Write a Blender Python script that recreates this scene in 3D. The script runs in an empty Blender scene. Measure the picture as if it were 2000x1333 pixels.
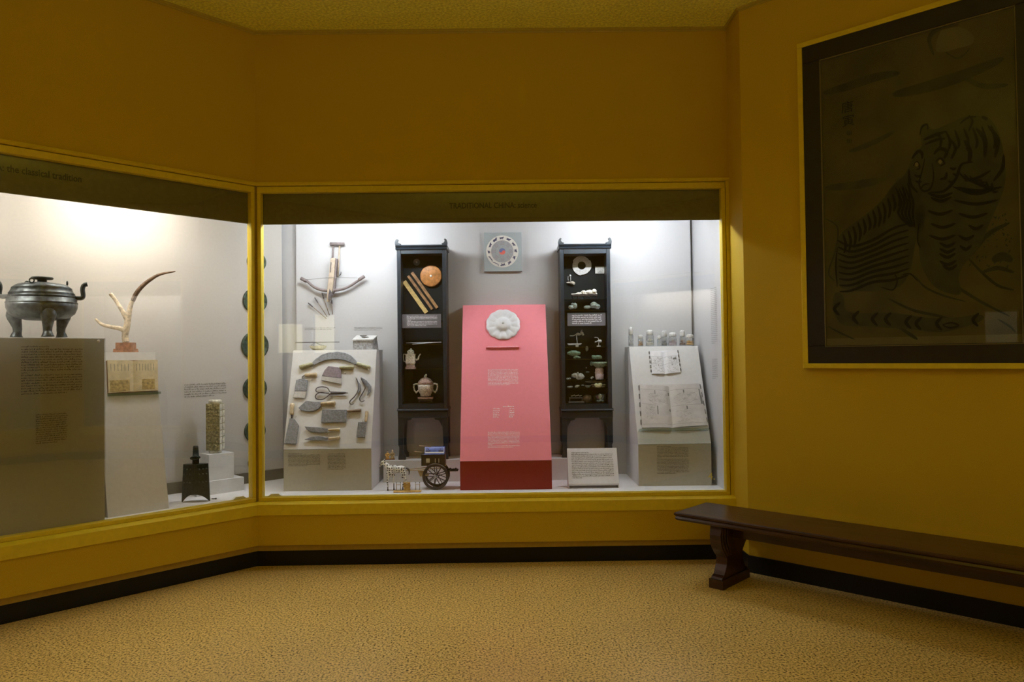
import bpy, bmesh, math, random
from math import sin, cos, pi, radians
from mathutils import Vector, Matrix, noise
random.seed(7)
C = bpy.context.scene.collection
S = bpy.context.scene

# ------------------------------------------------------------------ camera
EYE = Vector((0, 0, 1.49)); FPX = 1431.0
PITCH, ROLL, YAW = .0199, -.01224, .00816
_f = Vector((sin(YAW)*cos(PITCH), cos(YAW)*cos(PITCH), sin(PITCH)))
_r0 = Vector((cos(YAW), -sin(YAW), 0)); _u0 = _r0.cross(_f)
_r = cos(ROLL)*_r0 + sin(ROLL)*_u0; _u = _r.cross(_f)
cam = bpy.data.cameras.new('camera'); cam.sensor_width = 36; cam.lens = FPX/2000*36
cam.clip_start = .05; cam.clip_end = 100
co = bpy.data.objects.new('camera', cam); C.objects.link(co)
co.matrix_world = Matrix(((_r.x, _u.x, -_f.x, EYE.x), (_r.y, _u.y, -_f.y, EYE.y), (_r.z, _u.z, -_f.z, EYE.z), (0, 0, 0, 1)))
S.camera = co
# ------------------------------------------------------------------ world, exposure
w = bpy.data.worlds.new('world'); S.world = w; w.use_nodes = True
w.node_tree.nodes['Background'].inputs[0].default_value = (.9, .8, .6, 1)
w.node_tree.nodes['Background'].inputs[1].default_value = .02
S.view_settings.view_transform = 'Standard'; S.view_settings.look = 'None'
S.view_settings.exposure = 0.72; S.view_settings.gamma = 1; S.view_settings.use_curve_mapping = False
S.cycles.max_bounces = 10; S.cycles.diffuse_bounces = 5; S.cycles.transparent_max_bounces = 24

LA = radians(45.7); RB = radians(43.9)
CL = Vector((-1.80, 5.3, 0)); CR = Vector((1.635, 5.0, 0))

def area(name, loc, sx, sy, power, col, rot=(0, 0, 0)):
    l = bpy.data.lights.new(name, 'AREA'); l.shape = 'RECTANGLE'; l.size = sx; l.size_y = sy
    l.energy = power; l.color = col
    o = bpy.data.objects.new(name, l); C.objects.link(o); o.location = loc; o.rotation_euler = rot
    return o
def on_left(s, off, z):   # s metres from the corner along the left wall, off behind its glass
    return Vector((CL.x - cos(LA)*s - sin(LA)*off, CL.y - sin(LA)*s + cos(LA)*off, z))
COOL = (.90, .95, 1.0); WARM = (1.0, .93, .82)
# tubes above the valances of the two cases in view
TUBES = []   # (frame position, half length, angle, radiance, colour): built as real tubes further down
TUBE_Y, TUBE_Z = .27, 2.59
TUBE_C, TUBE_L = 102, 80
# the opposite cases and an added fixtureless uplight that brightens the ceiling
OPP_POWER = 19
CEIL_FILL = 20
area('ceiling_fill', (0, 1.2, 3.0), 2.4, 1.2, CEIL_FILL, (1.0, .86, .45), (pi, 0, 0))

# ------------------------------------------------------------------ pixel -> world helpers
def ray(x, y): return _f + (x-1000)/FPX*_r - (y-666.5)/FPX*_u
class Frame:
    """local x = right along the surface, y = away from the viewer, z = up the surface"""
    def __init__(s, o, X, Z):
        s.o = Vector(o); s.X = Vector(X).normalized(); s.Z = Vector(Z).normalized()
        s.Y = s.Z.cross(s.X)
    def M(s):
        a, b, c, o = s.X, s.Y, s.Z, s.o
        return Matrix(((a.x, b.x, c.x, o.x), (a.y, b.y, c.y, o.y), (a.z, b.z, c.z, o.z), (0, 0, 0, 1)))
    def hit(s, px, py, off=0):
        d = ray(px, py); n = s.Y; o = s.o + n*off
        t = (o-EYE).dot(n)/d.dot(n); p = EYE + d*t - s.o
        return p.dot(s.X), p.dot(s.Z)
    def at(s, u, v, off=0): return Frame(s.o + s.X*u + s.Z*v + s.Y*off, s.X, s.Z)
    def W(s, u, y, v): return s.o + s.X*u + s.Y*y + s.Z*v
def at_y(px, py, Y): d = ray(px, py); return EYE + d*(Y/d.y)
def at_z(px, py, z): d = ray(px, py); return EYE + d*((z-EYE.z)/d.z)
def FY(Y): return Frame((0, Y, 0), (1, 0, 0), (0, 0, 1))
def FL(off): return Frame(on_left(0, off, 0), (cos(LA), sin(LA), 0), (0, 0, 1))
def FR(off): return Frame(CR + Vector((-sin(RB), -cos(RB), 0))*off, (cos(RB), -sin(RB), 0), (0, 0, 1))
def crop(x0, y0, k): return lambda x, y: (x0+x*k, y0+y*k)

# ------------------------------------------------------------------ materials
_m = {}
def mat(name, col, rough=.6, metal=0, var=0.0, scale=20, bump=0.0, bscale=None, spec=.5, col2=None, tr=0, coat=0, detail=6):
    if name in _m: return _m[name]
    m = bpy.data.materials.new(name); m.use_nodes = True; nt = m.node_tree; b = nt.nodes['Principled BSDF']
    b.inputs['Base Color'].default_value = (*col, 1); b.inputs['Roughness'].default_value = rough
    b.inputs['Metallic'].default_value = metal; b.inputs['Specular IOR Level'].default_value = spec
    if tr: b.inputs['Transmission Weight'].default_value = tr
    if coat: b.inputs['Coat Weight'].default_value = coat; b.inputs['Coat Roughness'].default_value = .12
    tc = nt.nodes.new('ShaderNodeTexCoord')
    nz = nt.nodes.new('ShaderNodeTexNoise'); nz.inputs['Scale'].default_value = scale; nz.inputs['Detail'].default_value = detail
    nt.links.new(tc.outputs['Object'], nz.inputs['Vector'])
    mx = nt.nodes.new('ShaderNodeMixRGB'); v = var if var else .06
    c2 = col2 if col2 else tuple(max(0, c*(1-v)) for c in col); c1 = col if col2 else tuple(min(1, c*(1+v)) for c in col)
    mx.inputs[1].default_value = (*c1, 1); mx.inputs[2].default_value = (*c2, 1)
    rp = nt.nodes.new('ShaderNodeMapRange'); rp.inputs[1].default_value = .35; rp.inputs[2].default_value = .65
    nt.links.new(nz.outputs[0], rp.inputs[0]); nt.links.new(rp.outputs[0], mx.inputs[0]); nt.links.new(mx.outputs[0], b.inputs['Base Color'])
    if bump:
        n2 = nt.nodes.new('ShaderNodeTexNoise'); n2.inputs['Scale'].default_value = bscale or scale*3; n2.inputs['Detail'].default_value = 4
        nt.links.new(tc.outputs['Object'], n2.inputs['Vector'])
        bp = nt.nodes.new('ShaderNodeBump'); bp.inputs['Strength'].default_value = bump; bp.inputs['Distance'].default_value = .01
        nt.links.new(n2.outputs[0], bp.inputs['Height']); nt.links.new(bp.outputs[0], b.inputs['Normal'])
    _m[name] = m; return m
def glass_mat(name, f0=.04, tint=(1, 1, 1), rough=0.0):
    m = bpy.data.materials.new(name); m.use_nodes = True; nt = m.node_tree; nt.nodes.clear()
    o = nt.nodes.new('ShaderNodeOutputMaterial'); mix = nt.nodes.new('ShaderNodeMixShader')
    t = nt.nodes.new('ShaderNodeBsdfTransparent'); t.inputs[0].default_value = (*tint, 1)
    g = nt.nodes.new('ShaderNodeBsdfGlossy'); g.inputs['Roughness'].default_value = rough
    lw = nt.nodes.new('ShaderNodeLayerWeight'); lw.inputs[0].default_value = .5
    p = nt.nodes.new('ShaderNodeMath'); p.operation = 'POWER'; p.inputs[1].default_value = 5
    k = nt.nodes.new('ShaderNodeMath'); k.operation = 'MULTIPLY_ADD'; k.inputs[1].default_value = 1-f0; k.inputs[2].default_value = f0
    nt.links.new(lw.outputs['Facing'], p.inputs[0]); nt.links.new(p.outputs[0], k.inputs[0]); nt.links.new(k.outputs[0], mix.inputs[0])
    nt.links.new(t.outputs[0], mix.inputs[1]); nt.links.new(g.outputs[0], mix.inputs[2]); nt.links.new(mix.outputs[0], o.inputs[0])
    return m
YEL = (.60, .405, .018)
M_WALL = mat('yellow_wall', YEL, .75, var=.07, scale=260, bump=.25, bscale=420, spec=.25)
M_PAINT = mat('yellow_paint', (.72, .545, .02), .4, var=.04, scale=30, spec=.4)
M_TRIM = mat('trim_paint', (.50, .37, .03), .5, var=.05, scale=30)
M_SHADED = mat('shaded_yellow', (.40, .26, .03), .7, var=.05, scale=40)  # yellow darkened in its colour for the shaded lip and corner gap
M_BLACK = mat('black_vinyl', (.008, .008, .008), .45, spec=.3)
M_CEIL = mat('ceiling_plaster', (.86, .80, .14), .9, var=.18, scale=55, bump=1.0, bscale=38, spec=.2)
M_CASE = mat('case_lining', (.49, .49, .50), .85, var=.02, scale=60, spec=.2)
M_CASEL = mat('case_lining_warm', (.48, .46, .43), .85, var=.02, scale=60, spec=.2)
M_DECK = mat('deck_white', (.68, .67, .67), .6, var=.03, scale=20)
M_CASEBASE = mat('case_base_band', (.12, .11, .08), .7)
M_VAL = mat('valance_olive', (.14, .13, .045), .7, var=.10, scale=40)
M_VALTEXT = mat('valance_lettering', (.006, .005, .003), .6)
M_PED = mat('pedestal_grey', (.46, .445, .375), .75, var=.03, scale=50, spec=.25)
M_PEDW = mat('pedestal_white', (.62, .62, .62), .7, var=.03, scale=50, spec=.25)
M_TEXT = mat('print_dark', (.07, .066, .055), .7)
M_TEXTG = mat('print_grey', (.16, .16, .15), .7)
M_TEXTW = mat('print_white', (.85, .83, .84), .6)
M_TEXTP = mat('print_pink_white', (.97, .88, .92), .6)
M_PINK = mat('pedestal_pink', (.84, .25, .31), .6, var=.02, scale=40, spec=.3)
M_RED = mat('pedestal_crimson', (.28, .010, .014), .6, var=.03, scale=40, spec=.3)
M_BRONZE = mat('bronze_patina', (.085, .10, .105), .38, .75, var=.45, scale=30, bump=.10, bscale=110)
M_BRONZED = mat('bronze_dark', (.025, .035, .030), .5, .5, var=.4, scale=40, bump=.3, bscale=150)
M_MIRROR = mat('mirror_patina', (.045, .075, .060), .5, .5, var=.5, scale=45, bump=.4, bscale=120)
M_ANTLER = mat('antler_bone', (.62, .52, .38), .6, var=.3, scale=45, bump=.6, bscale=90)
M_ANTLERD = mat('antler_tip', (.16, .10, .065), .6, var=.35, scale=50, bump=.4, bscale=90)
M_WOODRED = mat('red_wood', (.36, .17, .09), .45, var=.3, scale=35)
M_JADE = mat('cong_stone', (.27, .24, .12), .6, var=.45, scale=60, bump=.8, bscale=90)
M_JADEL = mat('cong_stone_pale', (.60, .58, .48), .55, var=.3, scale=45, bump=.4, bscale=90)
M_PAGE = mat('old_page', (.60, .52, .34), .85, var=.12, scale=25)
M_PAGEST = mat('page_stain', (.40, .30, .12), .85, var=.35, scale=60)
M_COVER = mat('book_cover_brown', (.25, .12, .05), .7)
M_PAGEW = mat('white_page', (.74, .74, .78), .85, var=.04, scale=30)
M_PAGEB = mat('big_page', (.56, .54, .53), .85, var=.07, scale=25)
M_BINDING = mat('dark_page_edges', (.16, .15, .14), .8, var=.3, scale=90)
M_STEEL = mat('worn_steel', (.20, .21, .23), .5, .45, var=.28, scale=70, bump=.2, bscale=160)
M_STEELP = mat('purple_steel', (.20, .165, .19), .5, .4, var=.25, scale=60)
M_STEELB = mat('bright_edge_steel', (.48, .48, .48), .4, .5, var=.1, scale=60)
M_IRON = mat('dark_iron', (.10, .09, .10), .45, .5, var=.3, scale=80)
M_HANDLE = mat('pale_wood_handle', (.52, .42, .27), .6, var=.2, scale=60)
M_HANDLEG = mat('greenish_wood_handle', (.36, .35, .22), .6, var=.2, scale=60)
M_HANDLED = mat('dark_wood_handle', (.22, .16, .12), .6, var=.25, scale=60)
M_CHROME = mat('hook_metal', (.55, .53, .50), .3, .8)
M_CAB = mat('cabinet_lacquer', (.012, .021, .032), .38, var=.3, scale=30, spec=.55)
M_CABIN = mat('cabinet_lining', (.006, .010, .011), .8, var=.2, scale=40, spec=.2)
M_PLAQUE = mat('plaque_grey', (.13, .125, .145), .6)
M_CROSSW = mat('crossbow_wood', (.42, .34, .26), .6, var=.12, scale=40)
M_CROSSG = mat('crossbow_grey', (.20, .165, .165), .6, var=.15, scale=60)
M_BRASS = mat('brass', (.55, .50, .34), .4, .5, var=.15, scale=50)
M_STONE = mat('grey_stone', (.33, .33, .33), .85, var=.3, scale=80, bump=.5, bscale=120)
M_STONEL = mat('pale_stone', (.52, .52, .51), .85, var=.15, scale=80)
M_RULER = mat('yellow_ruler', (.72, .52, .20), .5, var=.15, scale=50)
M_RULER2 = mat('brown_ruler', (.36, .19, .08), .5, var=.35, scale=30)
M_COMPASS = mat('round_wood', (.46, .19, .05), .45, var=.3, scale=40)
M_IVORY = mat('ivory', (.80, .76, .68), .4, var=.12, scale=60, bump=.2, bscale=120)
M_CARVED = mat('carved_brown_white', (.60, .54, .46), .5, var=.5, scale=130, bump=.6, bscale=140)
M_CARVRED = mat('carved_reddish', (.34, .22, .18), .5, var=.5, scale=150, bump=.6, bscale=150)
M_JADEG = mat('grey_jade', (.40, .41, .39), .35, var=.25, scale=60, bump=.4, bscale=100)
M_JADEGR = mat('green_jade', (.24, .34, .25), .35, var=.35, scale=70, bump=.4, bscale=100)
M_PINKQ = mat('pink_quartz', (.62, .50, .54), .4, var=.3, scale=120, bump=.5, bscale=130)
M_CREAMJ = mat('cream_jade', (.72, .66, .44), .4, var=.15, scale=60)
M_BROWNJ = mat('brown_horn', (.16, .12, .08), .4, var=.3, scale=60)
M_BOARD = mat('board_bluegrey', (.34, .385, .395), .7, var=.03, scale=40)
M_RING = mat('ring_cream', (.68, .66, .60), .7, var=.03, scale=40)
M_DISC = mat('disc_grey', (.33, .35, .36), .7, var=.05, scale=60)
M_NAVY = mat('navy_print', (.06, .06, .13), .6)
M_LILAC = mat('trigram_print', (.30, .24, .27), .7)
M_REDP = mat('red_print', (.75, .16, .13), .6)
M_BLUEP = mat('blue_print', (.13, .17, .36), .6)
M_PORC = mat('white_porcelain', (.72, .73, .77), .3, var=.03, scale=60)
M_BENCH = mat('bench_wood', (.042, .014, .005), .30, var=.45, scale=6, spec=.5)
M_FRAMED = mat('picture_frame_dark', (.010, .005, .002), .5, var=.25, scale=20)
M_PAPER = mat('painting_paper', (.078, .066, .026), .8, var=.22, scale=4)
M_PAPERL = mat('painting_paper_pale', (.125, .11, .055), .8, var=.1, scale=6)
M_INK = mat('ink_black', (.006, .006, .004), .8)
M_INKW = mat('ink_wash', (.044, .041, .018), .8, var=.2, scale=12)
M_INKW2 = mat('ink_wash_deep', (.026, .027, .013), .8, var=.2, scale=12)
M_CLOUD = mat('cloud_wash', (.047, .041, .017), .8, var=.3, scale=9)
M_GOLD = mat('gold_line', (.16, .13, .05), .5)
M_TEAL = mat('blue_canopy', (.10, .16, .50), .45, var=.2, scale=60)
M_WHITEP = mat('white_paint', (.84, .84, .84), .5)
M_CARTW = mat('cart_dark_wood', (.028, .020, .020), .4, var=.3, scale=60)
M_CARTT = mat('cart_tan_wood', (.45, .33, .17), .5, var=.2, scale=50)
M_GOLDP = mat('gilded', (.58, .36, .10), .35, .6, var=.2, scale=60)
M_REDL = mat('red_lacquer', (.20, .045, .025), .4)
M_SKIN = mat('figure_skin', (.75, .60, .38), .5)
M_ROBE = mat('figure_robe', (.70, .42, .12), .5, var=.3, scale=120)
M_YELMARK = mat('yellow_number', (.75, .66, .12), .5)
M_CREAM = mat('cream_card', (.85, .76, .45), .7)
M_CLIP = mat('white_clip', (.85, .85, .80), .4)
M_GLASS = glass_mat('pane_glass', .05)
M_PGLASS = glass_mat('picture_glass', .004)
M_JAR = glass_mat('jar_glass', .07, (.93, .94, .94), .05)
M_SHELF = glass_mat('shelf_glass', .16, (.75, .85, .83), .08)
M_CRYSTAL = glass_mat('crystal', .14, (.85, .92, .90), .12)
def horse_mat():
    m = mat('spotted_horse', (.85, .85, .83), .45); nt = m.node_tree; b = nt.nodes['Principled BSDF']
    tc = nt.nodes.new('ShaderNodeTexCoord'); v = nt.nodes.new('ShaderNodeTexVoronoi'); v.voronoi_dimensions = '2D'; v.inputs['Scale'].default_value = 54
    v.inputs['Randomness'].default_value = .45; sp = nt.nodes.new('ShaderNodeSeparateXYZ'); cb = nt.nodes.new('ShaderNodeCombineXYZ')
    nt.links.new(tc.outputs['Object'], sp.inputs[0]); nt.links.new(sp.outputs[0], cb.inputs[0]); nt.links.new(sp.outputs[2], cb.inputs[1]); nt.links.new(cb.outputs[0], v.inputs['Vector'])
    r = nt.nodes.new('ShaderNodeValToRGB'); r.color_ramp.elements[0].position = .27; r.color_ramp.elements[1].position = .32
    r.color_ramp.elements[0].color = (.02, .02, .02, 1); r.color_ramp.elements[1].color = (.85, .85, .83, 1)
    nt.links.new(v.outputs['Distance'], r.inputs[0]); nt.links.new(r.outputs[0], b.inputs['Base Color']); return m
M_HORSE = horse_mat()
def floor_mat():
    m = bpy.data.materials.new('terrazzo'); m.use_nodes = True; nt = m.node_tree; b = nt.nodes['Principled BSDF']
    tc = nt.nodes.new('ShaderNodeTexCoord')
    n1 = nt.nodes.new('ShaderNodeTexNoise'); n1.inputs['Scale'].default_value = 85; n1.inputs['Detail'].default_value = 4; n1.inputs['Roughness'].default_value = .75
    n2 = nt.nodes.new('ShaderNodeTexNoise'); n2.inputs['Scale'].default_value = 1.6; n2.inputs['Detail'].default_value = 3
    nt.links.new(tc.outputs['Object'], n1.inputs['Vector']); nt.links.new(tc.outputs['Object'], n2.inputs['Vector'])
    r = nt.nodes.new('ShaderNodeValToRGB'); e = r.color_ramp.elements
    e[0].position = .40; e[0].color = (.045, .024, .007, 1); e[1].position = .485; e[1].color = (.70, .475, .13, 1)
    e.new(.60).color = (.86, .63, .24, 1)
    nt.links.new(n1.outputs[0], r.inputs[0])
    mx = nt.nodes.new('ShaderNodeMixRGB'); mx.blend_type = 'MULTIPLY'; mx.inputs[0].default_value = .5
    mr = nt.nodes.new('ShaderNodeMapRange'); mr.inputs[1].default_value = .3; mr.inputs[2].default_value = .7; mr.inputs[3].default_value = .8; mr.inputs[4].default_value = 1.05
    nt.links.new(n2.outputs[0], mr.inputs[0]); nt.links.new(r.outputs[0], mx.inputs[1]); nt.links.new(mr.outputs[0], mx.inputs[2])
    nt.links.new(mx.outputs[0], b.inputs['Base Color'])
    b.inputs['Roughness'].default_value = .29; b.inputs['Specular IOR Level'].default_value = .4
    bp = nt.nodes.new('ShaderNodeBump'); bp.inputs['Strength'].default_value = .12; bp.inputs['Distance'].default_value = .003
    nt.links.new(n1.outputs[0], bp.inputs['Height']); nt.links.new(bp.outputs[0], b.inputs['Normal'])
    return m
M_FLOOR = floor_mat()
def wood_grain(m, sx, sy, sz):   # stretch the noise along the plank
    nt = m.node_tree
    mp = nt.nodes.new('ShaderNodeMapping'); mp.inputs['Scale'].default_value = (sx, sy, sz)
    for n in list(nt.nodes):
        if n.type == 'TEX_COORD':
            for l in list(n.outputs['Object'].links):
                t = l.to_socket; nt.links.remove(l); nt.links.new(mp.outputs[0], t)
            nt.links.new(n.outputs['Object'], mp.inputs[0])
wood_grain(M_BENCH, .5, 6, 4)

# ------------------------------------------------------------------ mesh builder
class MB:
    def __init__(s): s.v = []; s.f = []; s.sm = []
    def add(s, vs, fs, smooth=False):
        k = len(s.v); s.v += [Vector(p) for p in vs]; s.f += [tuple(i+k for i in f) for f in fs]; s.sm += [smooth]*len(fs); return s
    def box(s, x0, x1, y0, y1, z0, z1):
        return s.add([(x0, y0, z0), (x1, y0, z0), (x1, y1, z0), (x0, y1, z0), (x0, y0, z1), (x1, y0, z1), (x1, y1, z1), (x0, y1, z1)],
                     [(0, 3, 2, 1), (4, 5, 6, 7), (0, 1, 5, 4), (1, 2, 6, 5), (2, 3, 7, 6), (3, 0, 4, 7)])
    def bbox(s, x0, x1, y0, y1, z0, z1, b=.004):   # box with a chamfered front outline
        o = [(x0+b, z0+b), (x1-b, z0+b), (x1-b, z1-b), (x0+b, z1-b)]; O = [(x0, z0), (x1, z0), (x1, z1), (x0, z1)]
        vs = [(p[0], y0, p[1]) for p in o]+[(p[0], y0+b, p[1]) for p in O]+[(p[0], y1, p[1]) for p in O]
        fs = [(0, 1, 2, 3), (11, 10, 9, 8)]
        for k in (0, 4):
            for i in range(4): j = (i+1) % 4; fs.append((k+i, k+4+i, k+4+j, k+j))
        return s.add(vs, fs)
    def ext(s, pts, y0, y1, smooth=False):        # outline in x,z extruded along y
        n = len(pts); vs = [(p[0], y0, p[1]) for p in pts]+[(p[0], y1, p[1]) for p in pts]
        return s.add(vs, [tuple(range(n)), tuple(range(2*n-1, n-1, -1))]+[(i, i+n, (i+1) % n+n, (i+1) % n) for i in range(n)], smooth)
    def extx(s, pts, x0, x1):                     # outline in y,z extruded along x
        n = len(pts); vs = [(x0, p[0], p[1]) for p in pts]+[(x1, p[0], p[1]) for p in pts]
        return s.add(vs, [tuple(range(n)), tuple(range(2*n-1, n-1, -1))]+[(i, i+n, (i+1) % n+n, (i+1) % n) for i in range(n)])
    def extz(s, pts, z0, z1):
        n = len(pts); vs = [(p[0], p[1], z0) for p in pts]+[(p[0], p[1], z1) for p in pts]
        return s.add(vs, [tuple(range(n)), tuple(range(2*n-1, n-1, -1))]+[(i, i+n, (i+1) % n+n, (i+1) % n) for i in range(n)])
    def bexp(s, pts, y0, y1, b):                  # extruded outline with a slight bevel at the front
        cx = sum(p[0] for p in pts)/len(pts); cz = sum(p[1] for p in pts)/len(pts); n = len(pts)
        inn = []
        for p in pts:
            d = Vector((cx-p[0], cz-p[1])); L = d.length or 1; inn.append((p[0]+d.x/L*b, p[1]+d.y/L*b))
        vs = [(p[0], y0, p[1]) for p in inn]+[(p[0], y0+b*.5, p[1]) for p in pts]+[(p[0], y1, p[1]) for p in pts]
        fs = [tuple(range(n)), tuple(range(3*n-1, 2*n-1, -1))]
        for k in (0, n):
            for i in range(n): j = (i+1) % n; fs.append((k+i, k+n+i, k+n+j, k+j))
        return s.add(vs, fs)
    def lathe(s, prof, seg=24, c=(0, 0, 0), axis='z', sx=1, sy=1, rot=0, smooth=True, cap=True):
        vs = []; fs = []; n = len(prof)
        for i in range(seg):
            a = 2*pi*i/seg+rot
            for r, h in prof:
                x, y, z = r*cos(a)*sx, r*sin(a)*sy, h
                if axis == 'y': x, y, z = x, h, y
                if axis == 'x': x, y, z = h, x, y
                vs.append((c[0]+x, c[1]+y, c[2]+z))
        for i in range(seg):
            j = (i+1) % seg
            for k in range(n-1): fs.append((i*n+k, j*n+k, j*n+k+1, i*n+k+1))
        if cap and prof[0][0] > 1e-6: fs.append(tuple(i*n for i in range(seg-1, -1, -1)))
        if cap and prof[-1][0] > 1e-6: fs.append(tuple(i*n+n-1 for i in range(seg)))
        return s.add(vs, fs, smooth)
    def tube(s, pts, rad, seg=8, sq=(1, 1), smooth=True):
        pts = [Vector(p) for p in pts]; n = len(pts)
        if not hasattr(rad, '__len__'): rad = [rad]*n
        vs = []; up = None
        for i, p in enumerate(pts):
            d = (pts[min(i+1, n-1)]-pts[max(i-1, 0)]).normalized()
            if up is None:
                up = Vector((0, 1, 0)) if abs(d.y) < .9 else Vector((1, 0, 0))
            a = d.cross(up).normalized(); b = a.cross(d).normalized(); up = b
            for k in range(seg):
                t = 2*pi*k/seg; vs.append(p+a*cos(t)*rad[i]*sq[0]+b*sin(t)*rad[i]*sq[1])
        fs = [(i*seg+k, (i+1)*seg+k, (i+1)*seg+(k+1) % seg, i*seg+(k+1) % seg) for i in range(n-1) for k in range(seg)]
        fs += [tuple(range(seg)), tuple((n-1)*seg+k for k in range(seg-1, -1, -1))]
        return s.add(vs, fs, smooth)
    def ell(s, c, r, seg=12, ring=8, lump=0, seed=0):
        c = Vector(c)
        if not hasattr(r, '__len__'): r = (r, r, r)
        vs = []
        for i in range(1, ring):
            th = pi*i/ring
            for k in range(seg):
                a = 2*pi*k/seg; d = Vector((sin(th)*cos(a), sin(th)*sin(a), cos(th)))
                q = 1+lump*noise.noise(d*2.3+Vector((seed*3.1, seed, 0)))
                vs.append(c+Vector((d.x*r[0]*q, d.y*r[1]*q, d.z*r[2]*q)))
        t = len(vs); vs += [c+Vector((0, 0, r[2])), c-Vector((0, 0, r[2]))]
        fs = [(i*seg+k, (i+1)*seg+k, (i+1)*seg+(k+1) % seg, i*seg+(k+1) % seg) for i in range(ring-2) for k in range(seg)]
        fs += [(t, k, (k+1) % seg) for k in range(seg)]+[(t+1, (ring-2)*seg+(k+1) % seg, (ring-2)*seg+k) for k in range(seg)]
        return s.add(vs, fs, True)
    def grid(s, fn, nu, nv, smooth=True):
        vs = [fn(i/nu, j/nv) for j in range(nv+1) for i in range(nu+1)]
        return s.add(vs, [(j*(nu+1)+i, j*(nu+1)+i+1, (j+1)*(nu+1)+i+1, (j+1)*(nu+1)+i) for j in range(nv) for i in range(nu)], smooth)
    def quad(s, a, b, c, d): return s.add([a, b, c, d], [(0, 1, 2, 3)])
    def build(s, name, m, parent=None, remesh=0, recalc=True):
        me = bpy.data.meshes.new(name); me.from_pydata([tuple(v) for v in s.v], [], s.f)
        if recalc:
            bm = bmesh.new(); bm.from_mesh(me); bmesh.ops.recalc_face_normals(bm, faces=bm.faces)
            bm.to_mesh(me); bm.free()
        me.polygons.foreach_set('use_smooth', s.sm if len(s.sm) == len(me.polygons) else [False]*len(me.polygons))
        me.materials.append(m); o = bpy.data.objects.new(name, me); C.objects.link(o)
        if parent: o.parent = parent
        if remesh:
            r = o.modifiers.new('remesh', 'REMESH'); r.mode = 'VOXEL'; r.voxel_size = remesh; r.use_smooth_shade = True
        return o
def curve(pts, n=6):   # Catmull-Rom
    P = [Vector(p) for p in pts]; out = []
    for i in range(len(P)-1):
        a = P[max(i-1, 0)]; b = P[i]; c = P[i+1]; d = P[min(i+2, len(P)-1)]
        for k in range(n):
            t = k/n; out.append(.5*((2*b)+(c-a)*t+(2*a-5*b+4*c-d)*t*t+(3*b-a-3*c+d)*t**3))
    out.append(P[-1]); return out
def lerp(a, b, t): return a+(b-a)*t
def thing(name, label, cat, frame=None, loc=None, rz=0, group=None):
    o = bpy.data.objects.new(name, None); C.objects.link(o); o.empty_display_size = .05
    if frame is not None: o.matrix_world = frame.M()
    else: o.location = loc or (0, 0, 0); o.rotation_euler = (0, 0, rz)
    o['label'] = label; o['category'] = cat
    if group: o['group'] = group
    return o
def emit_mat(name, col, k):
    m = bpy.data.materials.new(name); m.use_nodes = True; nt = m.node_tree; nt.nodes.clear()
    o = nt.nodes.new('ShaderNodeOutputMaterial'); e = nt.nodes.new('ShaderNodeEmission')
    e.inputs[0].default_value = (*col, 1); e.inputs[1].default_value = k; nt.links.new(e.outputs[0], o.inputs[0]); return m
def single(o, label, cat, group=None, frame=None):
    o['label'] = label; o['category'] = cat
    if group: o['group'] = group
    if frame is not None: o.matrix_world = frame.M()
    return o
def struct(o, frame=None):
    o['kind'] = 'structure'
    if frame is not None: o.matrix_world = frame.M()
    return o
def text_mesh(name, body, size, m, parent=None, extrude=.0008, align='CENTER', bold=0.0):
    cu = bpy.data.curves.new(name, 'FONT'); cu.body = body; cu.size = size; cu.align_x = align; cu.align_y = 'CENTER'; cu.extrude = extrude
    cu.resolution_u = 3; cu.offset = bold
    t = bpy.data.objects.new(name, cu); C.objects.link(t)
    dg = bpy.context.evaluated_depsgraph_get(); dg.update()
    me = bpy.data.meshes.new_from_object(t.evaluated_get(dg)); C.objects.unlink(t); bpy.data.objects.remove(t)
    me.name = name; me.transform(Matrix.Rotation(pi/2, 4, 'X')); me.materials.clear(); me.materials.append(m)
    o = bpy.data.objects.new(name, me); C.objects.link(o)
    if parent: o.parent = parent
    return o
def para(mb, u0, u1, v0, v1, lines, y=-.0012, last=.6, shear=0, heads=(), size=1.0, gaps=()):
    """a printed paragraph between two corners: small separate letter strokes in words"""
    lh = (v1-v0)/lines; ch = lh*.50*size; cw = lh*.36*size
    for i in range(lines):
        z = v1-(i+.75)*lh; u = u0; end = u1
        if i in heads: end = lerp(u0, u1, .45)
        elif i == lines-1: end = lerp(u0, u1, last)
        elif i in gaps: end = lerp(u0, u1, .15)
        while u < end-cw:
            for k in range(random.randint(2, 9)):
                if u > end-cw: break
                h = ch*random.choice((.9, .9, .9, 1.35)); wv = cw*random.uniform(.6, .85)
                s_ = shear*(u-u0)
                if random.random() < .45: mb.quad((u, y, z+s_), (u+wv*.6, y, z+s_), (u+wv*.6, y, z+h+s_), (u, y, z+h+s_))
                elif random.random() < .5: mb.quad((u, y, z+s_), (u+wv, y, z+s_), (u+wv, y, z+h*.6+s_), (u, y, z+h*.6+s_))
                else: mb.quad((u, y, z+h*.2+s_), (u+wv, y, z+h*.2+s_), (u+wv, y, z+h+s_), (u, y, z+h+s_))
                u += cw*random.uniform(.75, .95)
            u += cw*.8
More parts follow.
